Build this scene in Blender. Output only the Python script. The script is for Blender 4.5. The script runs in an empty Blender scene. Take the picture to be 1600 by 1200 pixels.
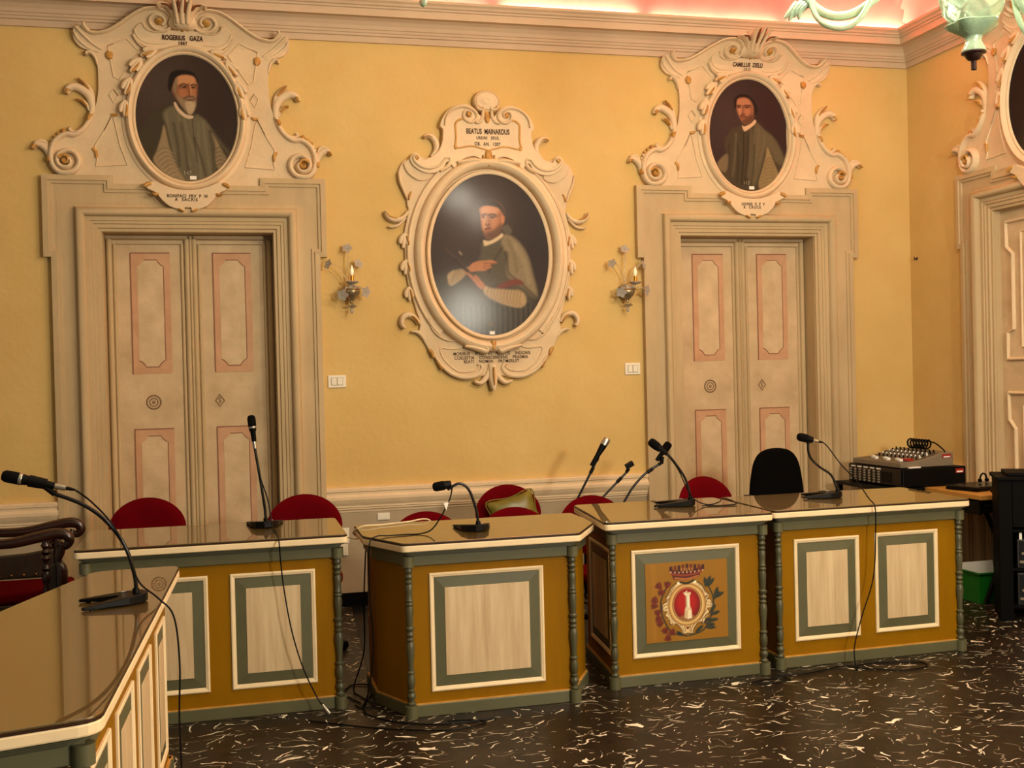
import bpy, bmesh, math, random
import numpy as np
from mathutils import Matrix, Vector
random.seed(7)
PI = math.pi
SC = bpy.context.scene
COL = SC.collection

def srgb(r, g, b):
    def f(c):
        c /= 255.0
        return c / 12.92 if c <= 0.04045 else ((c + 0.055) / 1.055) ** 2.4
    return (f(r), f(g), f(b), 1.0)

# ------------------------------------------------------------------ camera
F_PX, YAW, PITCH, ROLL = 1745.0, 0.2470, -0.01154, -0.02419
CAM = Vector((0.0, -7.574, 1.56))
fw = Vector((math.sin(YAW) * math.cos(PITCH), math.cos(YAW) * math.cos(PITCH), math.sin(PITCH)))
rt = Vector((math.cos(YAW), -math.sin(YAW), 0))
up = rt.cross(fw)
cr_, sr_ = math.cos(ROLL), math.sin(ROLL)
ax = cr_ * rt + sr_ * up
ay = -sr_ * rt + cr_ * up
cam_d = bpy.data.cameras.new('camera')
cam = bpy.data.objects.new('camera', cam_d)
COL.objects.link(cam)
cam_d.sensor_fit = 'HORIZONTAL'
cam_d.sensor_width = 36.0
cam_d.lens = F_PX * 36.0 / 1600.0
cam_d.clip_start = 0.05
M = Matrix.Identity(4)
for i in range(3):
    M[i][0], M[i][1], M[i][2], M[i][3] = ax[i], ay[i], -fw[i], CAM[i]
cam.matrix_world = M
SC.camera = cam

# ------------------------------------------------------------------ world, exposure
SC.view_settings.view_transform = 'Standard'
SC.view_settings.look = 'None'
SC.view_settings.exposure = 0.10
SC.view_settings.gamma = 1.0
SC.view_settings.use_curve_mapping = False
wd = bpy.data.worlds.new('world')
SC.world = wd
wd.use_nodes = True
wd.node_tree.nodes['Background'].inputs['Color'].default_value = (1.0, 0.90, 0.72, 1)
wd.node_tree.nodes['Background'].inputs['Strength'].default_value = 0.17

WARM = (1.0, 0.92, 0.74)
def lamp(name, kind, loc, power, color=WARM, **kw):
    d = bpy.data.lights.new(name, kind)
    d.energy = power
    d.color = color
    for k, v in kw.items():
        setattr(d, k, v)
    o = bpy.data.objects.new(name, d)
    o.location = loc
    COL.objects.link(o)
    return o
def aim(o, target):
    o.rotation_euler = (Vector(target) - o.location).to_track_quat('-Z', 'Y').to_euler()

# concealed warm lamps lying on top of the cornice, washing the red vault
COVE = [(-3.4, 2.5), (-2.2, 3), (-1.0, 3), (0.2, 4.5), (1.3, 7), (2.4, 17), (3.5, 10), (4.6, 19)]
for x, pw in COVE:
    l = lamp('cove_lamp', 'AREA', (x, -0.035, 4.062), pw, (1.0, 0.82, 0.44), shape='RECTANGLE', size=1.0, size_y=0.03)
    aim(l, (x, -0.05, 5.0))
for y, pw in [(-0.7, 6), (-1.8, 4.5), (-3.1, 3), (-4.3, 3)]:
    l = lamp('cove_lamp', 'AREA', (5.089 - 0.035, y, 4.062), pw, (1.0, 0.82, 0.44), shape='RECTANGLE', size=0.03, size_y=0.95)
    l.rotation_euler = (PI, 0, 0)

# added unseen fill lamp behind and right of the camera, brightening the desk fronts
lamp('front_fill_light', 'POINT', (3.2, -7.6, 2.4), 520, WARM, shadow_soft_size=0.30)
# cool daylight from a window in the unseen wall behind the camera
wl = lamp('window_light', 'AREA', (3.45, -9.0, 2.35), 30, (0.92, 0.97, 1.0), shape='RECTANGLE', size=0.4, size_y=0.8)
aim(wl, (1.6, 0, 2.1))

# ------------------------------------------------------------------ helpers
class MB:
    def __init__(s):
        s.v, s.f = [], []
    def add(s, vs, fs):
        o = len(s.v)
        s.v += [tuple(p) for p in vs]
        s.f += [tuple(i + o for i in f) for f in fs]
        return s
    def merge(s, o, mat=None):
        vs = [mat @ Vector(p) for p in o.v] if mat is not None else o.v
        return s.add(vs, o.f)
    def box(s, x0, x1, y0, y1, z0, z1):
        v = [(x, y, z) for z in (z0, z1) for y in (y0, y1) for x in (x0, x1)]
        return s.add(v, [(0, 2, 3, 1), (4, 5, 7, 6), (0, 1, 5, 4), (2, 6, 7, 3), (0, 4, 6, 2), (1, 3, 7, 5)])
    def obox(s, c, size, m3):
        """box with half-open orientation m3 (Matrix 3x3) at centre c"""
        b = MB().box(-size[0] / 2, size[0] / 2, -size[1] / 2, size[1] / 2, -size[2] / 2, size[2] / 2)
        return s.add([m3 @ Vector(p) + Vector(c) for p in b.v], b.f)
    def prism(s, poly, y0, y1):
        """(x,z) outline extruded along y from the back y0 to the front y1"""
        n = len(poly)
        a = sum(poly[i][0] * poly[(i + 1) % n][1] - poly[(i + 1) % n][0] * poly[i][1] for i in range(n))
        if a < 0:
            poly = poly[::-1]
        v = [(p[0], y0, p[1]) for p in poly] + [(p[0], y1, p[1]) for p in poly]
        f = [tuple(range(n - 1, -1, -1))[::1], tuple(range(n, 2 * n))]
        f += [(i, (i + 1) % n, n + (i + 1) % n, n + i) for i in range(n)]
        return s.add(v, f)
    def zprism(s, poly, z0, z1):
        n = len(poly)
        a = sum(poly[i][0] * poly[(i + 1) % n][1] - poly[(i + 1) % n][0] * poly[i][1] for i in range(n))
        if a < 0:
            poly = poly[::-1]
        v = [(p[0], p[1], z0) for p in poly] + [(p[0], p[1], z1) for p in poly]
        f = [tuple(range(n - 1, -1, -1)), tuple(range(n, 2 * n))]
        f += [(i, (i + 1) % n, n + (i + 1) % n, n + i) for i in range(n)]
        return s.add(v, f)
    def tube(s, pts, r, n=10, cap=True):
        pts = [Vector(p) for p in pts]
        m = len(pts)
        rs = r if isinstance(r, (list, tuple)) else [r] * m
        up_ = Vector((0, 0, 1))
        t0 = (pts[1] - pts[0]).normalized()
        if abs(t0.dot(up_)) > 0.95:
            up_ = Vector((0, 1, 0))
        u = t0.cross(up_).normalized()
        vs, fs = [], []
        for i in range(m):
            t = (pts[min(i + 1, m - 1)] - pts[max(i - 1, 0)])
            t = t.normalized() if t.length > 1e-9 else t0
            u = (u - t * u.dot(t))
            u = u.normalized() if u.length > 1e-6 else t.orthogonal().normalized()
            w = t.cross(u)
            for k in range(n):
                a = 2 * PI * k / n
                vs.append(pts[i] + rs[i] * (math.cos(a) * u + math.sin(a) * w))
        for i in range(m - 1):
            for k in range(n):
                fs.append((i * n + k, i * n + (k + 1) % n, (i + 1) * n + (k + 1) % n, (i + 1) * n + k))
        if cap:
            fs.append(tuple(range(n - 1, -1, -1)))
            fs.append(tuple(range((m - 1) * n, m * n)))
        return s.add(vs, fs)
    def lathe(s, prof, n=24, mat=None, mod=None):
        """profile [(r,z)] about z; mod(angle,k)->radius factor"""
        vs, fs = [], []
        m = len(prof)
        for i, (r, z) in enumerate(prof):
            for k in range(n):
                a = 2 * PI * k / n
                q = r * (mod(a, i) if mod else 1.0)
                vs.append(Vector((q * math.cos(a), q * math.sin(a), z)))
        for i in range(m - 1):
            for k in range(n):
                fs.append((i * n + k, i * n + (k + 1) % n, (i + 1) * n + (k + 1) % n, (i + 1) * n + k))
        fs.append(tuple(range(n - 1, -1, -1)))
        fs.append(tuple(range((m - 1) * n, m * n)))
        if mat is not None:
            vs = [mat @ p for p in vs]
        return s.add(vs, fs)
    def ball(s, c, r, sx=1, sy=1, sz=1, n=12, m3=None):
        prof = [(max(1e-4, math.sin(PI * i / 8)) * r, -math.cos(PI * i / 8) * r) for i in range(9)]
        b = MB().lathe(prof, n)
        c = Vector(c)
        vs = []
        for p in b.v:
            q = Vector((p[0] * sx, p[1] * sy, p[2] * sz))
            if m3 is not None:
                q = m3 @ q
            vs.append(q + c)
        return s.add(vs, b.f)
    def relief(s, pts, w, h, y0=0.0, k=8, round_=1.0):
        """rounded moulding following an (x,z) path on the plane y=y0, swelling h towards -y"""
        m = len(pts)
        ws = w if isinstance(w, (list, tuple)) else [w] * m
        hs = h if isinstance(h, (list, tuple)) else [h] * m
        ys = y0 if isinstance(y0, (list, tuple)) else [y0] * m
        if len(ws) != m:
            ws = resample(ws, m)
        if len(hs) != m:
            hs = resample(hs, m)
        if len(ys) != m:
            ys = resample(ys, m)
        vs, fs = [], []
        for i in range(m):
            a, b = pts[max(i - 1, 0)], pts[min(i + 1, m - 1)]
            tx, tz = b[0] - a[0], b[1] - a[1]
            L = math.hypot(tx, tz) or 1
            nx, nz = -tz / L, tx / L
            for j in range(k + 1):
                t = PI * j / k
                c_, s_ = math.cos(t), max(0.0, math.sin(t)) ** round_
                vs.append((pts[i][0] + nx * ws[i] * c_, ys[i] - hs[i] * s_, pts[i][1] + nz * ws[i] * c_))
        q = k + 1
        for i in range(m - 1):
            for j in range(k):
                fs.append((i * q + j, (i + 1) * q + j, (i + 1) * q + j + 1, i * q + j + 1))
        fs.append(tuple(range(0, q)))
        fs.append(tuple(range((m - 1) * q + k, (m - 1) * q - 1, -1)))
        return s.add(vs, fs)
    def ring(s, cx, cz, a, b, prof, n=72, t0=0, t1=2 * PI):
        """profile [(outward offset, y)] swept round an ellipse in the x-z plane"""
        closed = abs(t1 - t0 - 2 * PI) < 1e-6
        cnt = n if closed else n + 1
        m = len(prof)
        vs, fs = [], []
        for i in range(cnt):
            t = t0 + (t1 - t0) * i / n
            x, z = a * math.cos(t), b * math.sin(t)
            nx, nz = math.cos(t) / a, math.sin(t) / b
            L = math.hypot(nx, nz)
            nx, nz = nx / L, nz / L
            for d, y in prof:
                vs.append((cx + x + nx * d, y, cz + z + nz * d))
        for i in range(n):
            i2 = (i + 1) % cnt
            for j in range(m - 1):
                fs.append((i * m + j, i * m + j + 1, i2 * m + j + 1, i2 * m + j))
        return s.add(vs, fs)
    def mirror_x(s):
        o = MB()
        o.v = [(-p[0], p[1], p[2]) for p in s.v]
        o.f = [tuple(reversed(f)) for f in s.f]
        return s.merge(o)
    def flipped(s):
        o = MB()
        o.v = [(-p[0], p[1], p[2]) for p in s.v]
        o.f = [tuple(reversed(f)) for f in s.f]
        return o

def resample(a, m):
    n = len(a)
    out = []
    for i in range(m):
        t = i * (n - 1) / (m - 1)
        k = min(int(t), n - 2)
        out.append(a[k] + (a[k + 1] - a[k]) * (t - k))
    return out
def smooth(pts, n=4, closed=False):
    """Catmull-Rom through the points"""
    P = [Vector(p) for p in pts]
    m = len(P)
    out = []
    rng = m if closed else m - 1
    for i in range(rng):
        p0 = P[(i - 1) % m] if closed else P[max(i - 1, 0)]
        p1, p2 = P[i], P[(i + 1) % m]
        p3 = P[(i + 2) % m] if closed else P[min(i + 2, m - 1)]
        for k in range(n):
            t = k / n
            out.append(tuple(0.5 * (2 * p1 + (p2 - p0) * t + (2 * p0 - 5 * p1 + 4 * p2 - p3) * t * t + (3 * p1 - p0 - 3 * p2 + p3) * t ** 3)))
    if not closed:
        out.append(tuple(P[-1]))
    return out
def mir(pts):
    return [(-p[0],) + tuple(p[1:]) for p in pts]
def inset(poly, d):
    """offset a convex polygon inwards by d"""
    n = len(poly)
    a = sum(poly[i][0] * poly[(i + 1) % n][1] - poly[(i + 1) % n][0] * poly[i][1] for i in range(n))
    sg = 1 if a > 0 else -1
    out = []
    for i in range(n):
        p, q, r = Vector(poly[i - 1]), Vector(poly[i]), Vector(poly[(i + 1) % n])
        e1, e2 = (q - p).normalized(), (r - q).normalized()
        n1, n2 = Vector((-e1.y, e1.x)) * sg, Vector((-e2.y, e2.x)) * sg
        b = n1 + n2
        b = b / max(1e-6, b.dot(n1))
        out.append(tuple(q + b * d))
    return out
def rounded(poly, r, n=4):
    out = []
    m = len(poly)
    for i in range(m):
        p, q, w = Vector(poly[i - 1]), Vector(poly[i]), Vector(poly[(i + 1) % m])
        d1, d2 = min(r, (p - q).length * 0.45), min(r, (w - q).length * 0.45)
        a, b = q + (p - q).normalized() * d1, q + (w - q).normalized() * d2
        for k in range(n + 1):
            t = k / n
            out.append(tuple((1 - t) ** 2 * a + 2 * t * (1 - t) * q + t * t * b))
    return out

def pieces(mb, gap=0.008):
    """group the loose islands of a mesh into pieces that lie apart from one another"""
    n = len(mb.v)
    par = list(range(n))
    def find(i):
        while par[i] != i:
            par[i] = par[par[i]]
            i = par[i]
        return i
    for f in mb.f:
        a = find(f[0])
        for k in f[1:]:
            b = find(k)
            if a != b:
                par[b] = a
    isl = {}
    for i in range(n):
        isl.setdefault(find(i), []).append(i)
    groups = []
    for ids in isl.values():
        lo = [min(mb.v[i][k] for i in ids) - gap / 2 for k in range(3)]
        hi = [max(mb.v[i][k] for i in ids) + gap / 2 for k in range(3)]
        hit = [g for g in groups if all(lo[k] <= g[2][k] and hi[k] >= g[1][k] for k in range(3))]
        for g in hit:
            groups.remove(g)
            ids = ids + g[0]
            lo = [min(a, b) for a, b in zip(lo, g[1])]
            hi = [max(a, b) for a, b in zip(hi, g[2])]
        groups.append((ids, lo, hi))
    if len(groups) < 2:
        return [mb]
    out = []
    own = {}
    for gi, g in enumerate(groups):
        b = MB()
        for q, i in enumerate(sorted(g[0])):
            own[i] = (gi, q)
            b.v.append(mb.v[i])
        out.append(b)
    for f in mb.f:
        out[own[f[0]][0]].f.append(tuple(own[i][1] for i in f))
    return out

def obj(name, mb, mat, parent=None, bevel=0.0, smooth_=False, seg=2, label=None):
    """links one mesh object; a part whose pieces lie apart becomes one part per piece"""
    if parent is not None:
        ps = pieces(mb)
        if len(ps) > 1:
            return [obj1(name, p, mat, parent, bevel, smooth_, seg, label) for p in ps][0]
    return obj1(name, mb, mat, parent, bevel, smooth_, seg, label)
def obj1(name, mb, mat, parent=None, bevel=0.0, smooth_=False, seg=2, label=None):
    me = bpy.data.meshes.new(name)
    me.from_pydata(mb.v, [], mb.f)
    bm = bmesh.new()
    bm.from_mesh(me)
    bmesh.ops.recalc_face_normals(bm, faces=bm.faces)
    bm.to_mesh(me)
    bm.free()
    me.materials.append(mat)
    if smooth_:
        me.polygons.foreach_set('use_smooth', [True] * len(me.polygons))
        if smooth_ != 'all':
            me.set_sharp_from_angle(angle=math.radians(42))
    o = bpy.data.objects.new(name, me)
    COL.objects.link(o)
    if parent is not None:
        o.parent = parent
    if bevel:
        m = o.modifiers.new('bevel', 'BEVEL')
        m.width = bevel
        m.segments = seg
        m.limit_method = 'ANGLE'
        m.angle_limit = math.radians(35)
    if label:
        o['label'] = label
    return o
def thing(name, label, cat, loc=(0, 0, 0), rz=0.0, group=None):
    o = bpy.data.objects.new(name, None)
    o.empty_display_size = 0.1
    o.location = loc
    o.rotation_euler = (0, 0, rz)
    COL.objects.link(o)
    o['label'] = label
    o['category'] = cat
    if group:
        o['group'] = group
    return o
def tag(o, label, cat, group=None, kind=None):
    o['label'] = label
    o['category'] = cat
    if group:
        o['group'] = group
    if kind:
        o['kind'] = kind
    return o
def struct(o):
    o['kind'] = 'structure'
    return o
def kids(o):
    return [c for c in bpy.data.objects if c.parent == o]
def dup(o, loc=None, rz=None, label=None, parent=None, skip=()):
    c = o.copy()
    COL.objects.link(c)
    if parent is not None:
        c.parent = parent
    for ch in kids(o):
        if ch.name.split('.')[0] not in skip:
            dup(ch, parent=c)
    if loc is not None:
        c.location = loc
    if rz is not None:
        c.rotation_euler = (0, 0, rz)
    if label:
        c['label'] = label
    return c
def text(name, s, size, loc, parent, mat, sx=1.0, bold=0.0, rot=(PI / 2, 0, 0), depth=0.0006, spacing=1.0):
    cu = bpy.data.curves.new(name, 'FONT')
    cu.body = s
    cu.size = size
    cu.align_x = 'CENTER'
    cu.align_y = 'CENTER'
    cu.offset = bold
    cu.extrude = depth
    cu.space_character = spacing
    t = bpy.data.objects.new(name, cu)
    COL.objects.link(t)
    dg = bpy.context.evaluated_depsgraph_get()
    me = bpy.data.meshes.new_from_object(t.evaluated_get(dg))
    bpy.data.objects.remove(t)
    b = MB()
    b.v = [tuple(v.co) for v in me.vertices]
    b.f = [tuple(p.vertices) for p in me.polygons]
    bpy.data.meshes.remove(me)
    for w in pieces(b, 0.35 * size):          # one part per word
        me = bpy.data.meshes.new(name)
        me.from_pydata(w.v, [], w.f)
        me.materials.append(mat)
        o = bpy.data.objects.new(name, me)
        COL.objects.link(o)
        o.location = loc
        o.rotation_euler = rot
        o.scale = (sx, 1, 1)
        o.parent = parent
    return o

# ------------------------------------------------------------------ materials
def mat(name, col, rough=0.6, metal=0.0, bump=0.0, bscale=60.0, var=0.0, vscale=6.0, coat=0.0, spec=0.5, stretch=(1, 1, 1), col2=None, detail=5.0):
    m = bpy.data.materials.new(name)
    m.use_nodes = True
    nt = m.node_tree
    b = nt.nodes['Principled BSDF']
    b.inputs['Base Color'].default_value = col
    b.inputs['Roughness'].default_value = rough
    b.inputs['Metallic'].default_value = metal
    b.inputs['Coat Weight'].default_value = coat
    b.inputs['Coat Roughness'].default_value = 0.05
    b.inputs['Specular IOR Level'].default_value = spec
    tc = nt.nodes.new('ShaderNodeTexCoord')
    mp = nt.nodes.new('ShaderNodeMapping')
    mp.inputs['Scale'].default_value = stretch
    nt.links.new(tc.outputs['Object'], mp.inputs['Vector'])
    if var or col2:
        nz = nt.nodes.new('ShaderNodeTexNoise')
        nz.inputs['Scale'].default_value = vscale
        nz.inputs['Detail'].default_value = detail
        nz.inputs['Roughness'].default_value = 0.62
        nt.links.new(mp.outputs['Vector'], nz.inputs['Vector'])
        mr = nt.nodes.new('ShaderNodeMapRange')
        mr.inputs['From Min'].default_value = 0.3
        mr.inputs['From Max'].default_value = 0.7
        nt.links.new(nz.outputs['Fac'], mr.inputs['Value'])
        mx = nt.nodes.new('ShaderNodeMix')
        mx.data_type = 'RGBA'
        c2 = col2 or tuple(c * (1 - var) for c in col[:3]) + (1,)
        c1 = col if col2 else tuple(min(1, c * (1 + var * 0.6)) for c in col[:3]) + (1,)
        mx.inputs['A'].default_value = c2
        mx.inputs['B'].default_value = c1
        nt.links.new(mr.outputs['Result'], mx.inputs['Factor'])
        nt.links.new(mx.outputs['Result'], b.inputs['Base Color'])
    if bump:
        n2 = nt.nodes.new('ShaderNodeTexNoise')
        n2.inputs['Scale'].default_value = bscale
        n2.inputs['Detail'].default_value = 4.0
        nt.links.new(mp.outputs['Vector'], n2.inputs['Vector'])
        bp = nt.nodes.new('ShaderNodeBump')
        bp.inputs['Strength'].default_value = bump
        bp.inputs['Distance'].default_value = 0.01
        nt.links.new(n2.outputs['Fac'], bp.inputs['Height'])
        nt.links.new(bp.outputs['Normal'], b.inputs['Normal'])
    return m
def glow(name, col, strength):
    m = bpy.data.materials.new(name)
    m.use_nodes = True
    b = m.node_tree.nodes['Principled BSDF']
    b.inputs['Base Color'].default_value = col
    b.inputs['Emission Color'].default_value = col
    b.inputs['Emission Strength'].default_value = strength
    return m
def glass(name, col, rough=0.06, trans=0.9, ior=1.45, bump=0.0, bscale=40):
    m = mat(name, col, rough, bump=bump, bscale=bscale)
    b = m.node_tree.nodes['Principled BSDF']
    b.inputs['Transmission Weight'].default_value = trans
    b.inputs['IOR'].default_value = ior
    return m

YELLOW = mat('yellow_plaster', srgb(214, 181, 113), 0.85, bump=0.25, bscale=26, col2=srgb(204, 167, 98), vscale=1.7, detail=8)
DADO = mat('dado_plaster', srgb(172, 152, 122), 0.8, bump=0.15, bscale=30, var=0.12, vscale=3)
STUCCO = mat('stucco', srgb(220, 194, 155), 0.75, bump=0.22, bscale=45, col2=srgb(204, 177, 138), vscale=3.5)
STUCCO_DOOR = mat('stone_paint', srgb(198, 172, 130), 0.75, bump=0.15, bscale=30, col2=srgb(180, 154, 113), vscale=2.5, stretch=(1.5, 1.5, 0.5))
STUCCO_LIGHT = mat('stucco_light', srgb(222, 195, 156), 0.7, bump=0.15, bscale=50, var=0.1, vscale=5)
CORNICE = mat('cornice_stucco', srgb(198, 170, 138), 0.75, bump=0.08, bscale=30, var=0.08, vscale=3)
GILT = mat('gilding', srgb(204, 156, 76), 0.5, metal=0.1, bump=0.3, bscale=60, col2=srgb(160, 108, 46), vscale=22)
GOLDLINE = mat('gilt_line', srgb(200, 148, 70), 0.55, metal=0.1, var=0.25, vscale=20)
LETTER = mat('lettering', srgb(62, 30, 16), 0.8)
CEIL = mat('red_vault', srgb(240, 82, 80), 0.85, bump=0.1, bscale=14, col2=srgb(232, 62, 66), vscale=2.2)
LEAF = mat('door_plaster_paint', srgb(212, 184, 144), 0.7, bump=0.2, bscale=26, col2=srgb(186, 158, 118), vscale=4.5, detail=9)
LEAF_L = mat('door_field_paint', srgb(216, 188, 148), 0.7, bump=0.2, bscale=26, col2=srgb(188, 160, 120), vscale=6, detail=9)
PINK = mat('door_pink_paint', srgb(206, 160, 122), 0.7, bump=0.15, bscale=26, col2=srgb(188, 140, 102), vscale=5)
PINKLINE = mat('door_dark_pink_line', srgb(142, 94, 66), 0.7)
MEDAL = mat('medallion_paint', srgb(140, 112, 80), 0.7)
BLACKSTONE = mat('black_baseboard', srgb(7, 6, 5), 0.35, spec=0.2)

MUSTARD = mat('mustard_paint', srgb(141, 98, 1), 0.5, spec=0.12, bump=0.05, bscale=20, col2=srgb(132, 89, 0), vscale=3, stretch=(3, 3, 0.6))
GREEN = mat('sage_green_paint', srgb(90, 88, 61), 0.42, var=0.1, vscale=8)
GREEN_D = mat('sage_green_moulding', srgb(76, 74, 51), 0.4, var=0.1, vscale=8)
CREAM = mat('cream_paint', srgb(236, 212, 170), 0.4, var=0.06, vscale=9)
FIELD = mat('brushed_cream_panel', srgb(214, 190, 150), 0.5, col2=srgb(186, 158, 118), vscale=7, stretch=(5, 5, 0.35), detail=7)
TOPGLASS = mat('brown_glass_top', srgb(86, 65, 20), 0.5, coat=1.0, spec=0.6)
_b = TOPGLASS.node_tree.nodes['Principled BSDF']
_b.inputs['Roughness'].default_value = 0.35
_b.inputs['Coat Roughness'].default_value = 0.012
_b.inputs['Coat IOR'].default_value = 2.4
DARKEDGE = mat('dark_glass_edge', srgb(52, 30, 16), 0.3)

BLACK = mat('black_plastic', srgb(7, 6, 5), 0.45, spec=0.14)
EBONY = mat('black_lacquered_wood', srgb(5, 4, 3), 0.6, spec=0.08)
BLACK_S = mat('black_satin_metal', srgb(12, 10, 9), 0.3, spec=0.4)
FOAM = mat('black_mic_grille', srgb(7, 6, 6), 0.8, spec=0.1, bump=0.6, bscale=700)
SILVER = mat('silver_metal', srgb(190, 184, 172), 0.3, metal=0.9)
WHITE = mat('white_plastic', srgb(232, 222, 200), 0.4)
PAPER = mat('white_paper', srgb(236, 230, 218), 0.7)
RED = mat('red_upholstery', srgb(88, 1, 8), 0.95, spec=0.05, bump=0.25, bscale=260, var=0.14, vscale=5)
BLACKFAB = mat('black_fabric', srgb(7, 6, 5), 0.95, spec=0.05, bump=0.3, bscale=300)
WOOD = mat('dark_carved_wood', srgb(54, 26, 15), 0.3, col2=srgb(30, 14, 8), vscale=9, stretch=(1, 1, 6), coat=0.2)
LEATHER = mat('dark_leather', srgb(50, 38, 26), 0.45, bump=0.3, bscale=30, var=0.3, vscale=7)
CUSHION = mat('olive_satin', srgb(116, 104, 30), 0.32, col2=srgb(84, 78, 18), vscale=7, stretch=(1, 1, 2.4))
PLYWOOD = mat('light_wood_board', srgb(196, 142, 66), 0.45, var=0.12, vscale=4, stretch=(1, 8, 1))
GREENBOX = mat('green_plastic', srgb(20, 104, 22), 0.4)
GREY = mat('grey_enamel', srgb(122, 108, 88), 0.45)
GREY_D = mat('dark_grey_enamel', srgb(84, 74, 60), 0.45)
REDPLASTIC = mat('red_plastic', srgb(150, 24, 18), 0.4)
BRASS = mat('brass', srgb(206, 140, 50), 0.35, metal=0.8)
SCONCEMETAL = mat('tarnished_silver', srgb(150, 132, 100), 0.3, metal=0.6, var=0.3, vscale=30)
CLEAR = glass('clear_glass', (0.58, 0.52, 0.44, 1), 0.08, 0.45)
AMBERGLASS = glass('pale_amber_glass', (0.93, 0.86, 0.72, 1), 0.08, 0.85)
GREENGLASS = glass('pale_green_glass', srgb(178, 204, 172), 0.15, 0.4, bump=0.25, bscale=60)
CAPMETAL = mat('dark_bronze', srgb(52, 30, 26), 0.35, metal=0.5)
BULB = glow('bulb', (1.0, 0.72, 0.36, 1), 9.0)
BULB_OFF = glow('candle_bulb', (1.0, 0.84, 0.56, 1), 0.25)
WHITECABLE = mat('white_cable', srgb(206, 188, 150), 0.5)

def vcol_mat(name, rough=0.45, bump=0.3, bscale=120, coat=0.0):
    m = mat(name, (1, 1, 1, 1), rough, bump=bump, bscale=bscale, coat=coat)
    nt = m.node_tree
    a = nt.nodes.new('ShaderNodeAttribute')
    a.attribute_name = 'paint'
    nt.links.new(a.outputs['Color'], nt.nodes['Principled BSDF'].inputs['Base Color'])
    return m
OILPAINT = vcol_mat('oil_paint', 0.6, 0.15, 90)
OILPAINT.node_tree.nodes['Principled BSDF'].inputs['Specular IOR Level'].default_value = 0.15
OILGLOSS = vcol_mat('varnished_oil_paint', 0.5, 0.12, 60)
_b = OILGLOSS.node_tree.nodes['Principled BSDF']
_b.inputs['Coat Weight'].default_value = 0.10
_b.inputs['Coat Roughness'].default_value = 0.13
_b.inputs['Specular IOR Level'].default_value = 0.15
CREST = vcol_mat('painted_crest', 0.45, 0.05, 60)

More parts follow.
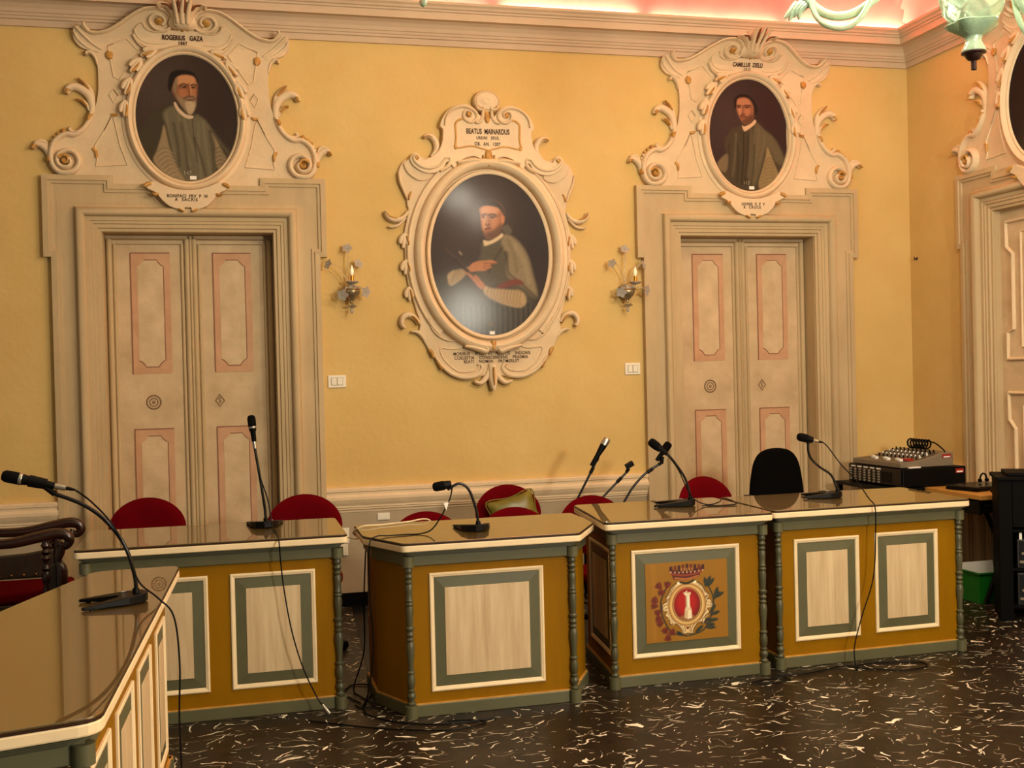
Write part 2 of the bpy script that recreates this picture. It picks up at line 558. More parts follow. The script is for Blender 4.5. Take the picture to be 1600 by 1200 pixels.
def floor_mat():
    m = bpy.data.materials.new('dark_marble_floor')
    m.use_nodes = True
    nt = m.node_tree
    N, L = nt.nodes, nt.links
    b = N['Principled BSDF']
    tc = N.new('ShaderNodeTexCoord')
    def math_(op, a, c=None):
        n = N.new('ShaderNodeMath')
        n.operation = op
        for i, v in enumerate((a, c)):
            if v is None:
                continue
            if isinstance(v, (int, float)):
                n.inputs[i].default_value = v
            else:
                L.new(v, n.inputs[i])
        return n.outputs[0]
    def vmath(op, a, c):
        n = N.new('ShaderNodeVectorMath')
        n.operation = op
        for i, v in enumerate((a, c)):
            if isinstance(v, tuple):
                n.inputs[i].default_value = v
            else:
                L.new(v, n.inputs[i])
        return n.outputs[0]
    wn = N.new('ShaderNodeTexNoise')
    wn.inputs['Scale'].default_value = 5.0
    wn.inputs['Detail'].default_value = 3.0
    L.new(tc.outputs['Object'], wn.inputs['Vector'])
    warp = vmath('ADD', tc.outputs['Object'], vmath('MULTIPLY', vmath('SUBTRACT', wn.outputs['Color'], (0.5, 0.5, 0.5)), (0.26, 0.26, 0.0)))
    def flecks(scale, asp, size, dens, off):
        v = vmath('ADD', vmath('MULTIPLY', warp, (scale, scale * 1.25, 0)), (off, off * 0.7, 0))
        vo = N.new('ShaderNodeTexVoronoi')
        vo.voronoi_dimensions = '2D'
        vo.inputs['Scale'].default_value = 1.0
        L.new(v, vo.inputs['Vector'])
        sep = N.new('ShaderNodeSeparateColor')
        L.new(vo.outputs['Color'], sep.inputs['Color'])
        d = vmath('SUBTRACT', v, vo.outputs['Position'])
        ro = N.new('ShaderNodeVectorRotate')
        ro.rotation_type = 'Z_AXIS'
        L.new(d, ro.inputs['Vector'])
        L.new(math_('MULTIPLY', math_('SUBTRACT', sep.outputs[0], 0.5), 2.6), ro.inputs['Angle'])
        sx = N.new('ShaderNodeSeparateXYZ')
        L.new(ro.outputs[0], sx.inputs[0])
        x2 = math_('POWER', math_('ABSOLUTE', sx.outputs[0]), 1.4)
        y2 = math_('POWER', math_('ABSOLUTE', math_('MULTIPLY', sx.outputs[1], asp)), 1.4)
        e = math_('ADD', x2, y2)
        lim = math_('MULTIPLY', math_('ADD', sep.outputs[1], 0.12), size)
        inside = math_('LESS_THAN', e, lim)
        keep = math_('LESS_THAN', sep.outputs[2], dens)
        return math_('MULTIPLY', inside, keep)
    fa = flecks(5.2, 3.8, 0.13, 0.36, 3.1)
    fb = flecks(7.5, 9.5, 0.34, 0.54, 11.7)
    fc = flecks(20.0, 4.5, 0.26, 0.40, 7.3)
    fd = flecks(10.0, 14.0, 0.60, 0.62, 29.9)
    white = math_('MAXIMUM', math_('MAXIMUM', fa, math_('MULTIPLY', fb, 0.78)), math_('MULTIPLY', fc, 0.75))
    pn = N.new('ShaderNodeTexVoronoi')
    pn.voronoi_dimensions = '2D'
    pn.inputs['Scale'].default_value = 4.5
    L.new(warp, pn.inputs['Vector'])
    n2 = N.new('ShaderNodeTexNoise')
    n2.inputs['Scale'].default_value = 16.0
    n2.inputs['Detail'].default_value = 8.0
    L.new(warp, n2.inputs['Vector'])
    sp = N.new('ShaderNodeSeparateColor')
    L.new(pn.outputs['Color'], sp.inputs['Color'])
    base = N.new('ShaderNodeMix')
    base.data_type = 'RGBA'
    base.inputs['A'].default_value = srgb(10, 8, 6)
    base.inputs['B'].default_value = srgb(54, 43, 31)
    L.new(math_('MULTIPLY', math_('ADD', math_('MULTIPLY', sp.outputs[0], 0.5), n2.outputs['Fac']), 0.62), base.inputs['Factor'])
    m2 = N.new('ShaderNodeMix')
    m2.data_type = 'RGBA'
    m2.inputs['B'].default_value = srgb(128, 114, 94)
    L.new(math_('MULTIPLY', fd, 0.8), m2.inputs['Factor'])
    L.new(base.outputs['Result'], m2.inputs['A'])
    m3 = N.new('ShaderNodeMix')
    m3.data_type = 'RGBA'
    m3.inputs['B'].default_value = srgb(238, 224, 200)
    L.new(white, m3.inputs['Factor'])
    L.new(m2.outputs['Result'], m3.inputs['A'])
    L.new(m3.outputs['Result'], b.inputs['Base Color'])
    b.inputs['Roughness'].default_value = 0.34
    b.inputs['Specular IOR Level'].default_value = 0.18
    return m
FLOOR = floor_mat()

# ================================================================== the room
XR = 5.089
XL, YF = -3.4, -9.2
AXL, AXR, AXC = -0.2345, 3.73, 1.765
HW, HT = 0.5375, 2.515            # door opening half width and height
D3Y = -1.513                      # axis of the door in the right wall

struct(obj('floor', MB().box(XL, XR + 0.3, YF, 0.3, -0.06, 0.0), FLOOR))
wb = MB()
for x0, x1 in ((XL, AXL - HW), (AXL + HW, AXR - HW), (AXR + HW, XR + 0.25)):
    wb.box(x0, x1, 0.0, 0.25, 0.0, 5.3)
for a in (AXL, AXR):
    wb.box(a - HW, a + HW, 0.0, 0.25, HT, 5.3)
struct(obj('wall_back', wb, YELLOW))
wr = MB()
wr.box(XR, XR + 0.25, D3Y + HW, 0.0, 0.0, 5.3).box(XR, XR + 0.25, YF, D3Y - HW, 0.0, 5.3).box(XR, XR + 0.25, D3Y - HW, D3Y + HW, HT + 0.06, 5.3)
struct(obj('wall_right', wr, YELLOW))

# coved red vault springing from behind the cornice
cv = MB()
nx_, ny_ = 60, 60
xs = [XR - (XR - XL) * (i / nx_) ** 1.6 for i in range(nx_ + 1)]
ys = [YF * (j / ny_) ** 1.6 for j in range(ny_ + 1)]
for x in xs:
    for y in ys:
        d = min(max(0, -y), max(0, XR - x))
        q = min(1.0, d / 1.5)
        cv.v.append((x, y, 4.03 + 0.95 * math.sqrt(max(0, 1 - (1 - q) ** 2))))
for i in range(nx_):
    for j in range(ny_):
        a = i * (ny_ + 1) + j
        cv.f.append((a, a + 1, a + ny_ + 2, a + ny_ + 1))
pale, red_ = MB(), MB()
for f in cv.f:
    z = sum(cv.v[i][2] for i in f) / 4
    (red_ if z < 4.66 else pale).f.append(f)
red_.v, pale.v = list(cv.v), list(cv.v)
struct(obj('ceiling', red_, CEIL, smooth_=True))
struct(obj('ceiling', pale, mat('pale_ceiling', srgb(226, 206, 172), 0.85, var=0.08, vscale=2), smooth_=True))

# cornice: one moulding run per wall, mitred in the corner
CPROF = [(0.0, 3.800), (-0.018, 3.800), (-0.022, 3.838), (-0.034, 3.842), (-0.036, 3.856), (-0.044, 3.860), (-0.048, 3.874), (-0.056, 3.878),
         (-0.062, 3.900), (-0.080, 3.925), (-0.104, 3.938), (-0.148, 3.942), (-0.150, 3.936), (-0.158, 3.936), (-0.160, 3.982), (-0.170, 3.986), (-0.172, 3.997), (-0.184, 4.002),
         (-0.190, 4.014), (-0.206, 4.026), (-0.210, 4.040), (-0.200, 4.044), (-0.185, 4.036), (0.0, 4.036)]
def run(prof, x0, x1, m0=0.0, m1=0.0):
    """moulding along x; m0/m1 shift the ends by a multiple of the projection for a mitre"""
    b = MB()
    n = len(prof)
    b.v = [(x0 - m0 * y, y, z) for y, z in prof] + [(x1 + m1 * y, y, z) for y, z in prof]
    b.f = [(i, (i + 1) % n, n + (i + 1) % n, n + i) for i in range(n)] + [tuple(range(n)), tuple(range(2 * n - 1, n - 1, -1))]
    return b
TO_RIGHT = Matrix.Translation((XR, 0, 0)) @ Matrix.Rotation(-PI / 2, 4, 'Z')
struct(obj('trim_1', run(CPROF, XL, XR, 0, 1), CORNICE))
struct(obj('trim_2', MB().merge(run(CPROF, 0.0, -YF, 1, 0), TO_RIGHT), CORNICE))

# dado, chair rail and black baseboard
RPROF = [(0.0, 0.635), (-0.012, 0.635), (-0.014, 0.648), (-0.024, 0.654), (-0.024, 0.664), (-0.030, 0.668), (-0.030, 0.680), (-0.042, 0.700), (-0.052, 0.722),
         (-0.052, 0.740), (-0.046, 0.752), (-0.040, 0.756), (-0.040, 0.772), (-0.048, 0.776), (-0.048, 0.796), (-0.040, 0.803), (0.0, 0.806)]
OUT = HW + 0.30
SEG = [(XL, AXL - OUT), (AXL + OUT, AXR - OUT), (AXR + OUT, XR)]
rl, dd, bb = MB(), MB(), MB()
for k, (a, b_) in enumerate(SEG):
    rl.merge(run(RPROF, a, b_, 0, 1 if k == 2 else 0))
    dd.box(a, b_, -0.008, 0.0, 0.09, 0.64)
    bb.box(a, b_, -0.016, 0.0, 0.0, 0.092)
struct(obj('trim_3', rl, STUCCO_LIGHT))
struct(obj('trim_4', dd, DADO))
struct(obj('baseboard_back', bb, BLACKSTONE))
rl, dd, bb = MB(), MB(), MB()
for k, (a, b_) in enumerate([(0.0, -D3Y - OUT), (-D3Y + OUT, -YF)]):
    rl.merge(run(RPROF, a, b_, 1 if k == 0 else 0, 0))
    dd.box(a + (0.008 if k == 0 else 0), b_, -0.008, 0.0, 0.09, 0.64)
    bb.box(a + (0.016 if k == 0 else 0), b_, -0.016, 0.0, 0.0, 0.092)
struct(obj('trim_5', MB().merge(rl, TO_RIGHT), STUCCO_LIGHT))
struct(obj('trim_6', MB().merge(dd, TO_RIGHT), DADO))
struct(obj('baseboard_right', MB().merge(bb, TO_RIGHT), BLACKSTONE))
# dark cover strip let into the floor between the first desk and the podium
struct(obj('trim_7', MB().zprism([(0.755, -0.02), (0.845, -0.02), (0.72, -2.05), (0.64, -2.05)], 0.0, 0.004), BLACKSTONE))

# ================================================================== doors
def door(name, loc, rz, style=0):
    d = bpy.data.objects.new(name, None)
    d.location = loc
    d.rotation_euler = (0, 0, rz)
    COL.objects.link(d)
    struct(d)
    # architrave: profile (offset outwards from the opening, depth)
    prof = [(0.0, 0.0), (0.0, -0.018), (0.018, -0.018), (0.022, -0.030), (0.044, -0.030), (0.048, -0.038), (0.064, -0.038), (0.068, -0.044), (0.092, -0.046),
            (0.094, -0.058), (0.100, -0.074), (0.112, -0.086), (0.126, -0.089), (0.138, -0.084), (0.148, -0.070), (0.152, -0.046), (0.165, -0.036), (0.20, -0.033), (0.262, -0.036)]
    hw, ht = HW, HT + (0.06 if style == 2 else 0)
    b = MB()
    n = len(prof)
    st = [lambda o: (-hw - o, 0.0), lambda o: (-hw - o, ht + o), lambda o: (hw + o, ht + o), lambda o: (hw + o, 0.0)]
    for s_ in st:
        for o_, y in prof:
            x, z = s_(o_)
            b.v.append((x, y, z))
    for i in range(3):
        for j in range(n - 1):
            b.f.append((i * n + j, i * n + j + 1, (i + 1) * n + j + 1, (i + 1) * n + j))
    obj('architrave', b, STUCCO_DOOR, d, smooth_=True)
    # eared outer border
    T, S_, E, EB = 2.868, 2.815, 0.045, 2.35
    o_ = hw + 0.30
    path = [(-o_, 0.0), (-o_, EB), (-o_ - E, EB), (-o_ - E, T), (-0.457, T), (-0.457, S_), (0.457, S_), (0.457, T), (o_ + E, T), (o_ + E, EB), (o_, EB), (o_, 0.0)]
    bp = [(0.0, 0.0), (0.0, -0.052), (0.034, -0.056), (0.036, -0.046), (0.054, -0.046), (0.056, -0.036), (0.062, -0.034)]
    b = MB()
    m, n = len(path), len(bp)
    for i, p in enumerate(path):
        q = Vector(p)
        dirs = []
        if i > 0:
            dirs.append((q - Vector(path[i - 1])).normalized())
        if i < m - 1:
            dirs.append((Vector(path[i + 1]) - q).normalized())
        ns = [Vector((v.y, -v.x)) for v in dirs]
        off = ns[0] if len(ns) == 1 else ns[0] + ns[1]
        for o2, y in bp:
            w = q + off * o2
            b.v.append((w.x, y, max(0.0, w.y)))
    for i in range(m - 1):
        for j in range(n - 1):
            b.f.append((i * n + j, i * n + j + 1, (i + 1) * n + j + 1, (i + 1) * n + j))
    obj('eared_border', b, STUCCO_DOOR, d)
    k_ = 0.03
    lf_ = [(0.0, S_ - k_), (-0.457 - k_, S_ - k_), (-0.457 - k_, T - k_), (-o_ - E + k_, T - k_), (-o_ - E + k_, EB + k_), (-o_ + k_, EB + k_), (-o_ + k_, 0.0), (-hw - 0.24, 0.0), (-hw - 0.24, ht + 0.18), (0.0, ht + 0.18)]
    obj('frieze', MB().prism(lf_ + [(-p[0], p[1]) for p in lf_[::-1] if p[0]], 0.0, -0.0345), STUCCO_DOOR, d)
    if style == 2:
        # flush door leaf with shouldered mouldings
        obj('reveal', MB().box(-hw - 0.001, -hw + 0.003, -0.001, 0.2, 0, ht).box(hw - 0.003, hw + 0.001, -0.001, 0.2, 0, ht).box(-hw, hw, -0.001, 0.2, ht - 0.003, ht + 0.001), STUCCO_DOOR, d)
        obj('door_leaf', MB().box(-hw + 0.003, hw - 0.003, 0.045, 0.09, 0.0, ht - 0.003), LEAF_L, d)
        for z0, z1, up_ in ((1.56, 2.49, False), (0.3, 1.33, True)):
            for sgn in (-1, 1):
                x0, x1, nt_ = 0.06 * 1, 0.47, 0.06
                if up_:
                    pts = [(x0, z0), (x0, z1), (x1, z1), (x1, z1 - 0.18), (x1 - nt_, z1 - 0.24), (x1 - nt_, z0)]
                else:
                    pts = [(x0, z0), (x0, z1), (x1, z1), (x1, z1 - 0.17), (x1 - nt_, z1 - 0.22), (x1 - nt_, z0 + 0.20), (x1, z0 + 0.18), (x1, z0)]
                pts = [(sgn * p[0], p[1]) for p in pts]
                fr = MB()
                loop = pts + [pts[0], pts[1]]
                fr.relief([tuple(v) for v in loop], 0.014, 0.02, 0.046)
                pn = obj('panel', fr, STUCCO_LIGHT, d)
                inn = inset([(x0 * sgn, z0), (x0 * sgn, z1), ((x1 - nt_) * sgn, z1), ((x1 - nt_) * sgn, z0)], 0.08)
                obj('inner_panel', MB().relief(inn + inn[:2], 0.008, 0.012, 0.046), STUCCO_LIGHT, pn)
        return d
    # two leaves set back in the reveal
    rv = MB().box(-hw - 0.001, -hw + 0.003, -0.001, 0.2, 0, ht).box(hw - 0.003, hw + 0.001, -0.001, 0.2, 0, ht).box(-hw, hw, -0.001, 0.2, ht - 0.003, ht + 0.001)
    obj('reveal', rv, STUCCO_DOOR, d)
    for sgn in (-1, 1):
        x0, x1 = (-hw + 0.005, -0.001) if sgn < 0 else (0.001, hw - 0.005)
        lf = obj('door_leaf', MB().box(min(x0, x1), max(x0, x1), 0.15, 0.19, 0.0, ht - 0.005), LEAF, d)
        a, c = min(x0, x1), max(x0, x1)
        f = MB()
        # stepped moulding round the leaf
        lo = a + 0.004 if sgn < 0 else a
        loop = [(a + 0.022, 0.0), (a + 0.022, ht - 0.03), (c - 0.022, ht - 0.03), (c - 0.022, 0.0)]
        f.relief(loop, 0.020, 0.026, 0.15)
        loop = [(a + 0.053, 0.0), (a + 0.053, ht - 0.062), (c - 0.053, ht - 0.062), (c - 0.053, 0.0)]
        f.relief(loop, 0.012, 0.014, 0.15)
        obj('leaf_moulding', f, STUCCO_DOOR, lf, smooth_=True)
        cx = -0.257 if sgn < 0 else 0.266
        for z0, z1 in ((1.60, 2.395), (0.30, 1.235)):
            w = 0.124
            pk = obj('panel', MB().prism([(cx - w, z0), (cx + w, z0), (cx + w, z1), (cx - w, z1)], 0.15, 0.1475), PINK, lf)
            sh = MB().box(cx - w - 0.004, cx - w + 0.004, 0.1465, 0.15, z0, z1).box(cx - w, cx + w, 0.1465, 0.15, z1 - 0.004, z1 + 0.004)
            obj('panel_line', sh, PINKLINE, pk)
            iw, q = 0.083, 0.042
            ip = [(cx - iw, z0 + 0.045 + q), (cx - iw + q * 0.35, z0 + 0.045 + q * 0.85), (cx - iw + q * 0.85, z0 + 0.045 + q * 0.35), (cx - iw + q, z0 + 0.045)]
            top = z1 - 0.045
            left = ip + []
            poly = left + [(2 * cx - p[0], p[1]) for p in left[::-1]]
            upper = [(p[0], z0 + top - p[1]) for p in poly[::-1]]
            poly = poly + [(p[0], z0 + z1 - p[1]) for p in poly[::-1]]
            obj('inner_panel', MB().prism(poly, 0.15, 0.1462), LEAF_L, pk)
            ln = MB().relief([(p[0], p[1]) for p in poly[len(poly) // 4:len(poly) * 3 // 4 + 1]], 0.003, 0.003, 0.1465, k=4)
            ln.relief([(p[0], p[1]) for p in poly[:len(poly) // 4 + 1]], 0.003, 0.003, 0.1465, k=4)
            obj('panel_line', ln, PINKLINE, pk)
        # painted knob medallions
        md = MB()
        if sgn < 0:
            md.ring(cx, 1.412, 0.044, 0.044, [(0.006, 0.15), (0.0, 0.144), (-0.006, 0.15)], 32)
            md.ring(cx, 1.412, 0.026, 0.026, [(0.004, 0.15), (0.0, 0.145), (-0.004, 0.15)], 28)
            md.ball((cx, 0.15, 1.412), 0.012, 1, 0.5, 1)
        else:
            mx = 0.165
            dm = [(mx - 0.028, 1.412), (mx, 1.452), (mx + 0.03, 1.412), (mx, 1.372)]
            md.relief(dm + dm[:2], 0.004, 0.006, 0.15, k=4)
            md.relief(smooth([(mx + 0.008, 1.43), (mx - 0.006, 1.424), (mx + 0.006, 1.404), (mx - 0.006, 1.394)], 4), 0.004, 0.005, 0.15, k=4)
        obj('medallion', md, MEDAL, lf)
    obj('meeting_bead', MB().relief([(0.0, 0.0), (0.0, ht - 0.01)], 0.013, 0.026, 0.15).relief([(0.026, 0.0), (0.026, ht - 0.01)], 0.011, 0.020, 0.15), STUCCO_DOOR, d, smooth_=True)
    return d
door('door_1', (AXL, 0, 0), 0)
door('door_2', (AXR, 0, 0), 0)
door('door_3', (XR, D3Y, 0), -PI / 2, 2)

# ================================================================== painted canvases
class Paint:
    """a little brush engine working in the canvas' own plane, measured in sketch units"""
    def __init__(s, nx, ny, cx, cy, a, b, bg):
        s.nx, s.ny = nx, ny
        u, v = np.meshgrid(np.linspace(-1, 1, nx), np.linspace(-1, 1, ny))
        s.u, s.v = u, v
        s.x, s.y = cx + a * u, cy - b * v
        s.c = np.ones((ny, nx, 3)) * np.array(srgb(*bg)[:3])
    def mix(s, m, col, op=1.0):
        k = np.clip(m, 0, 1)[..., None] * op
        s.c = s.c * (1 - k) + np.array(srgb(*col)[:3]) * k
    def ell(s, cx, cy, rx, ry, col, soft=0.15, op=1.0, rot=0.0):
        dx, dy = s.x - cx, s.y - cy
        c_, q = math.cos(rot), math.sin(rot)
        dx, dy = c_ * dx + q * dy, -q * dx + c_ * dy
        d = np.sqrt((dx / rx) ** 2 + (dy / ry) ** 2)
        s.mix((1 + soft - d) / (2 * soft), col, op)
    def dist(s, pts, closed):
        d = np.full(s.x.shape, 1e9)
        ins = np.zeros(s.x.shape, bool)
        n = len(pts)
        for i in range(n if closed else n - 1):
            x0, y0 = pts[i]
            x1, y1 = pts[(i + 1) % n]
            ex, ey = x1 - x0, y1 - y0
            L = ex * ex + ey * ey + 1e-9
            t = np.clip(((s.x - x0) * ex + (s.y - y0) * ey) / L, 0, 1)
            d = np.minimum(d, np.hypot(s.x - x0 - t * ex, s.y - y0 - t * ey))
            if closed and y0 != y1:
                c_ = ((y0 <= s.y) & (s.y < y1)) | ((y1 <= s.y) & (s.y < y0))
                ins ^= c_ & (s.x < x0 + (s.y - y0) * ex / (ey if ey else 1e-9))
        return d, ins
    def poly(s, pts, col, soft=8.0, op=1.0, sm=3):
        if sm:
            pts = smooth(pts, sm, True)
        d, ins = s.dist(pts, True)
        sd = np.where(ins, -d, d)
        s.mix(0.5 - sd / (2 * soft), col, op)
    def line(s, pts, w, col, soft=None, op=1.0):
        pts = smooth(pts, 4) if len(pts) > 2 else pts
        d, _ = s.dist(pts, False)
        soft = soft or w * 0.6
        s.mix((w + soft - d) / (2 * soft), col, op)
    def grain(s, amt, seed=1):
        r = np.random.RandomState(seed)
        n = r.rand(s.ny, s.nx)
        n = (n + np.roll(n, 1, 0) + np.roll(n, 1, 1) + np.roll(n, -1, 0)) / 4
        s.c *= (1 + amt * (n - 0.5))[..., None]
    def mesh(s, name, w, h, mt, parent=None, oval=True, y=0.0):
        """canvas of half size w x h in the x-z plane, cut to an oval"""
        keep = np.hypot(s.u, s.v) <= 1.03 if oval else np.ones(s.u.shape, bool)
        k4 = keep[:-1, :-1] & keep[1:, :-1] & keep[:-1, 1:] & keep[1:, 1:]
        idx = np.arange(s.nx * s.ny).reshape(s.ny, s.nx)
        q = np.stack([idx[:-1, :-1][k4], idx[:-1, 1:][k4], idx[1:, 1:][k4], idx[1:, :-1][k4]], 1)
        used = np.unique(q)
        re = np.full(s.nx * s.ny, -1)
        re[used] = np.arange(len(used))
        V = np.stack([s.u.ravel() * w, np.full(s.u.size, y), s.v.ravel() * h], 1)[used]
        me = bpy.data.meshes.new(name)
        me.from_pydata(V.tolist(), [], re[q].tolist())
        at = me.color_attributes.new('paint', 'FLOAT_COLOR', 'POINT')
        c = np.ones((len(used), 4))
        c[:, :3] = np.clip(s.c.reshape(-1, 3)[used], 0, 1) ** (1.13 if oval else 1.05)
        at.data.foreach_set('color', c.ravel())
        me.materials.append(mt)
        o = bpy.data.objects.new(name, me)
        COL.objects.link(o)
        o.parent = parent
        return o

def portrait_bearded():
    P = Paint(190, 236, 502, 592, 440, 548, (66, 51, 43))
    P.ell(230, 330, 300, 330, (84, 69, 60), 0.8, 0.8)
    P.ell(790, 500, 240, 400, (58, 43, 36), 0.8, 0.7)
    P.poly([(410, 470), (250, 530), (150, 650), (80, 800), (150, 980), (300, 1120), (720, 1140), (880, 960), (900, 900), (790, 770), (690, 640), (590, 560)], (74, 66, 50), 14)
    P.poly([(400, 490), (300, 560), (345, 700), (370, 850), (395, 1080), (560, 1150), (720, 1090), (725, 860), (690, 650), (590, 560), (545, 600), (480, 570)], (112, 102, 80), 14)
    for a, b in (((330, 560), (390, 900)), ((430, 560), (520, 1000)), ((480, 600), (560, 900)), ((640, 620), (690, 1050)), ((600, 640), (610, 1100))):
        P.line([a, ((a[0] + b[0]) / 2 - 8, (a[1] + b[1]) / 2), b], 9, (132, 122, 98), 12, 0.55)
    for a, b in (((450, 640), (500, 1060)), ((390, 640), (430, 1000)), ((560, 760), (650, 1080)), ((690, 700), (720, 1080))):
        P.line([a, ((a[0] + b[0]) / 2 + 8, (a[1] + b[1]) / 2), b], 9, (70, 60, 46), 12, 0.7)
    P.line([(548, 600), (560, 800), (580, 960)], 3, (62, 52, 40), 3, 0.8)
    P.poly([(310, 655), (280, 760), (240, 880), (212, 965), (320, 1080), (470, 1135), (430, 1050), (385, 960), (345, 820)], (150, 130, 100), 8)
    for i in range(8):
        y = 850 + i * 34
        P.line([(232 + i * 16, y + 46), (300 + i * 14, y), (372 + i * 10, y + 30)], 5, (116, 98, 72), 8, 0.5)
        P.line([(236 + i * 16, y + 60), (306 + i * 14, y + 16), (374 + i * 10, y + 44)], 5, (172, 152, 120), 7, 0.45)
    P.poly([(712, 715), (735, 820), (735, 950), (760, 1020), (850, 970), (800, 870), (755, 780)], (140, 122, 94), 8)
    for i in range(5):
        P.line([(740, 850 + i * 36), (780, 836 + i * 34), (830, 880 + i * 26)], 4, (92, 76, 54), 6, 0.7)
    P.line([(690, 650), (780, 790), (880, 920)], 5, (120, 108, 84), 7, 0.5)
    # head
    P.poly([(375, 330), (392, 260), (440, 215), (540, 205), (598, 260), (600, 340), (590, 420), (560, 500), (500, 520), (430, 450), (400, 400)], (140, 94, 64), 8)
    P.poly([(425, 255), (480, 228), (560, 232), (584, 280), (578, 320), (520, 305), (440, 318)], (190, 138, 98), 10)
    P.poly([(545, 330), (582, 330), (580, 420), (552, 425)], (170, 116, 80), 8)
    P.poly([(440, 350), (500, 345), (516, 400), (470, 420), (438, 400)], (168, 112, 78), 12)
    P.poly([(395, 335), (412, 275), (432, 250), (424, 330), (412, 390)], (136, 118, 96), 7)
    P.poly([(415, 385), (432, 440), (470, 505), (520, 560), (556, 545), (584, 480), (582, 410), (545, 402), (500, 410), (460, 420)], (146, 122, 96), 8)
    P.poly([(490, 462), (520, 555), (555, 540), (578, 470), (545, 450)], (182, 160, 128), 9)
    P.line([(482, 430), (520, 408), (560, 412), (578, 430)], 8, (112, 86, 62), 6)
    P.line([(510, 437), (562, 437)], 5, (96, 50, 38), 5)
    P.line([(526, 300), (534, 350), (545, 402), (524, 408)], 5, (118, 72, 48), 5)
    P.line([(536, 310), (545, 395)], 5, (206, 152, 112), 5, 0.8)
    P.line([(448, 318), (480, 302), (512, 312)], 6, (70, 46, 32), 5)
    P.line([(545, 312), (572, 304), (586, 314)], 6, (70, 46, 32), 5)
    P.ell(482, 328, 22, 9, (50, 32, 24), 0.5)
    P.ell(564, 330, 16, 8, (50, 32, 24), 0.5)
    P.ell(472, 327, 7, 4, (176, 140, 112), 0.5, 0.7)
    P.poly([(396, 470), (425, 535), (490, 590), (545, 596), (556, 572), (500, 562), (440, 512), (412, 462)], (206, 180, 152), 5)
    P.poly([(352, 300), (372, 220), (440, 184), (548, 192), (604, 250), (604, 300), (575, 238), (490, 222), (425, 246), (400, 290), (372, 370), (352, 350)], (38, 29, 24), 6)
    P.grain(0.22, 3)
    return P
def portrait_bishop():
    P = Paint(200, 270, 442, 608, 388, 543, (62, 46, 38))
    P.ell(260, 330, 190, 280, (84, 70, 62), 0.8, 0.55)
    P.ell(450, 330, 210, 190, (78, 58, 46), 0.7, 0.7)
    P.ell(760, 420, 160, 360, (50, 35, 30), 0.8, 0.8)
    P.poly([(60, 800), (160, 720), (300, 700), (430, 780), (620, 820), (720, 900), (690, 1000), (500, 1160), (250, 1090), (120, 960)], (78, 70, 58), 30)
    for i in range(15):
        x = 240 + i * 34
        P.line([(x, 920 + (i % 3) * 20), (x + 4, 1050), (x - 4, 1180)], 5, (38, 32, 22), 9, 0.75)
        P.line([(x + 14, 960), (x + 16, 1060), (x + 12, 1170)], 4, (96, 88, 62), 8, 0.5)
    P.poly([(395, 520), (520, 480), (620, 520), (690, 620), (720, 740), (750, 900), (640, 870), (520, 800), (400, 820), (340, 720), (380, 600)], (92, 82, 62), 12)
    P.poly([(530, 470), (610, 500), (680, 600), (712, 720), (742, 886), (660, 830), (560, 760), (545, 690), (560, 600), (520, 560)], (138, 122, 94), 12)
    P.line([(540, 590), (552, 660), (560, 730), (640, 800), (736, 890)], 6, (72, 58, 42), 8, 0.8)
    P.line([(520, 560), (470, 640), (430, 720)], 9, (70, 58, 42), 10, 0.7)
    P.line([(600, 540), (660, 650), (690, 790)], 9, (160, 144, 112), 14, 0.6)
    P.line([(560, 510), (600, 620), (610, 720)], 8, (116, 100, 74), 12, 0.6)
    P.poly([(480, 815), (600, 768), (660, 800), (600, 812), (520, 830)], (120, 62, 44), 8)
    # sleeves
    P.poly([(400, 815), (450, 830), (560, 840), (640, 850), (672, 910), (640, 960), (540, 945), (440, 900), (395, 860)], (176, 150, 110), 8)
    for i in range(11):
        x = 430 + i * 21
        P.line([(x, 822 + i * 3), (x - 14, 862 + i * 5), (x + 4, 905 + i * 5)], 3.5, (122, 98, 68), 6, 0.6)
    P.poly([(165, 740), (200, 712), (265, 702), (300, 690), (280, 740), (225, 790), (180, 812), (165, 780)], (170, 148, 112), 8)
    for i in range(6):
        P.line([(180 + i * 18, 800 - i * 10), (196 + i * 16, 752 - i * 8), (216 + i * 13, 712)], 3.5, (118, 98, 70), 5, 0.6)
    # hands
    P.poly([(300, 690), (340, 655), (400, 645), (452, 642), (486, 662), (440, 672), (452, 688), (430, 700), (410, 712), (350, 716), (310, 720)], (178, 122, 82), 5)
    for q in ((400, 662, 482, 664), (398, 678, 446, 686), (392, 692, 430, 702)):
        P.line([(q[0], q[1]), (q[2], q[3])], 2, (112, 66, 42), 3, 0.8)
    P.poly([(262, 705), (312, 735), (350, 745), (380, 780), (405, 815), (380, 838), (350, 810), (310, 760)], (172, 116, 78), 5)
    P.line([(155, 568), (250, 660), (330, 748)], 5, (92, 66, 48), 5, 0.9)
    P.line([(210, 635), (290, 715)], 9, (58, 42, 34), 6)
    P.line([(244, 588), (256, 604)], 5, (150, 130, 104), 5)
    # head
    P.poly([(520, 430), (560, 405), (588, 450), (560, 472)], (98, 86, 70), 8)
    P.poly([(380, 300), (400, 255), (450, 245), (510, 262), (538, 310), (540, 360), (515, 430), (480, 485), (430, 498), (405, 470), (390, 400), (384, 340)], (158, 104, 68), 7)
    P.poly([(392, 290), (440, 276), (500, 290), (500, 330), (440, 330), (392, 330)], (196, 140, 98), 12)
    P.poly([(392, 350), (425, 352), (424, 420), (398, 440)], (196, 140, 100), 10)
    P.poly([(455, 360), (500, 360), (490, 420), (450, 440)], (182, 124, 84), 12)
    P.poly([(470, 440), (520, 400), (520, 440), (480, 490), (430, 500), (410, 470)], (110, 76, 52), 12)
    P.line([(395, 345), (418, 338)], 5, (62, 38, 26), 5)
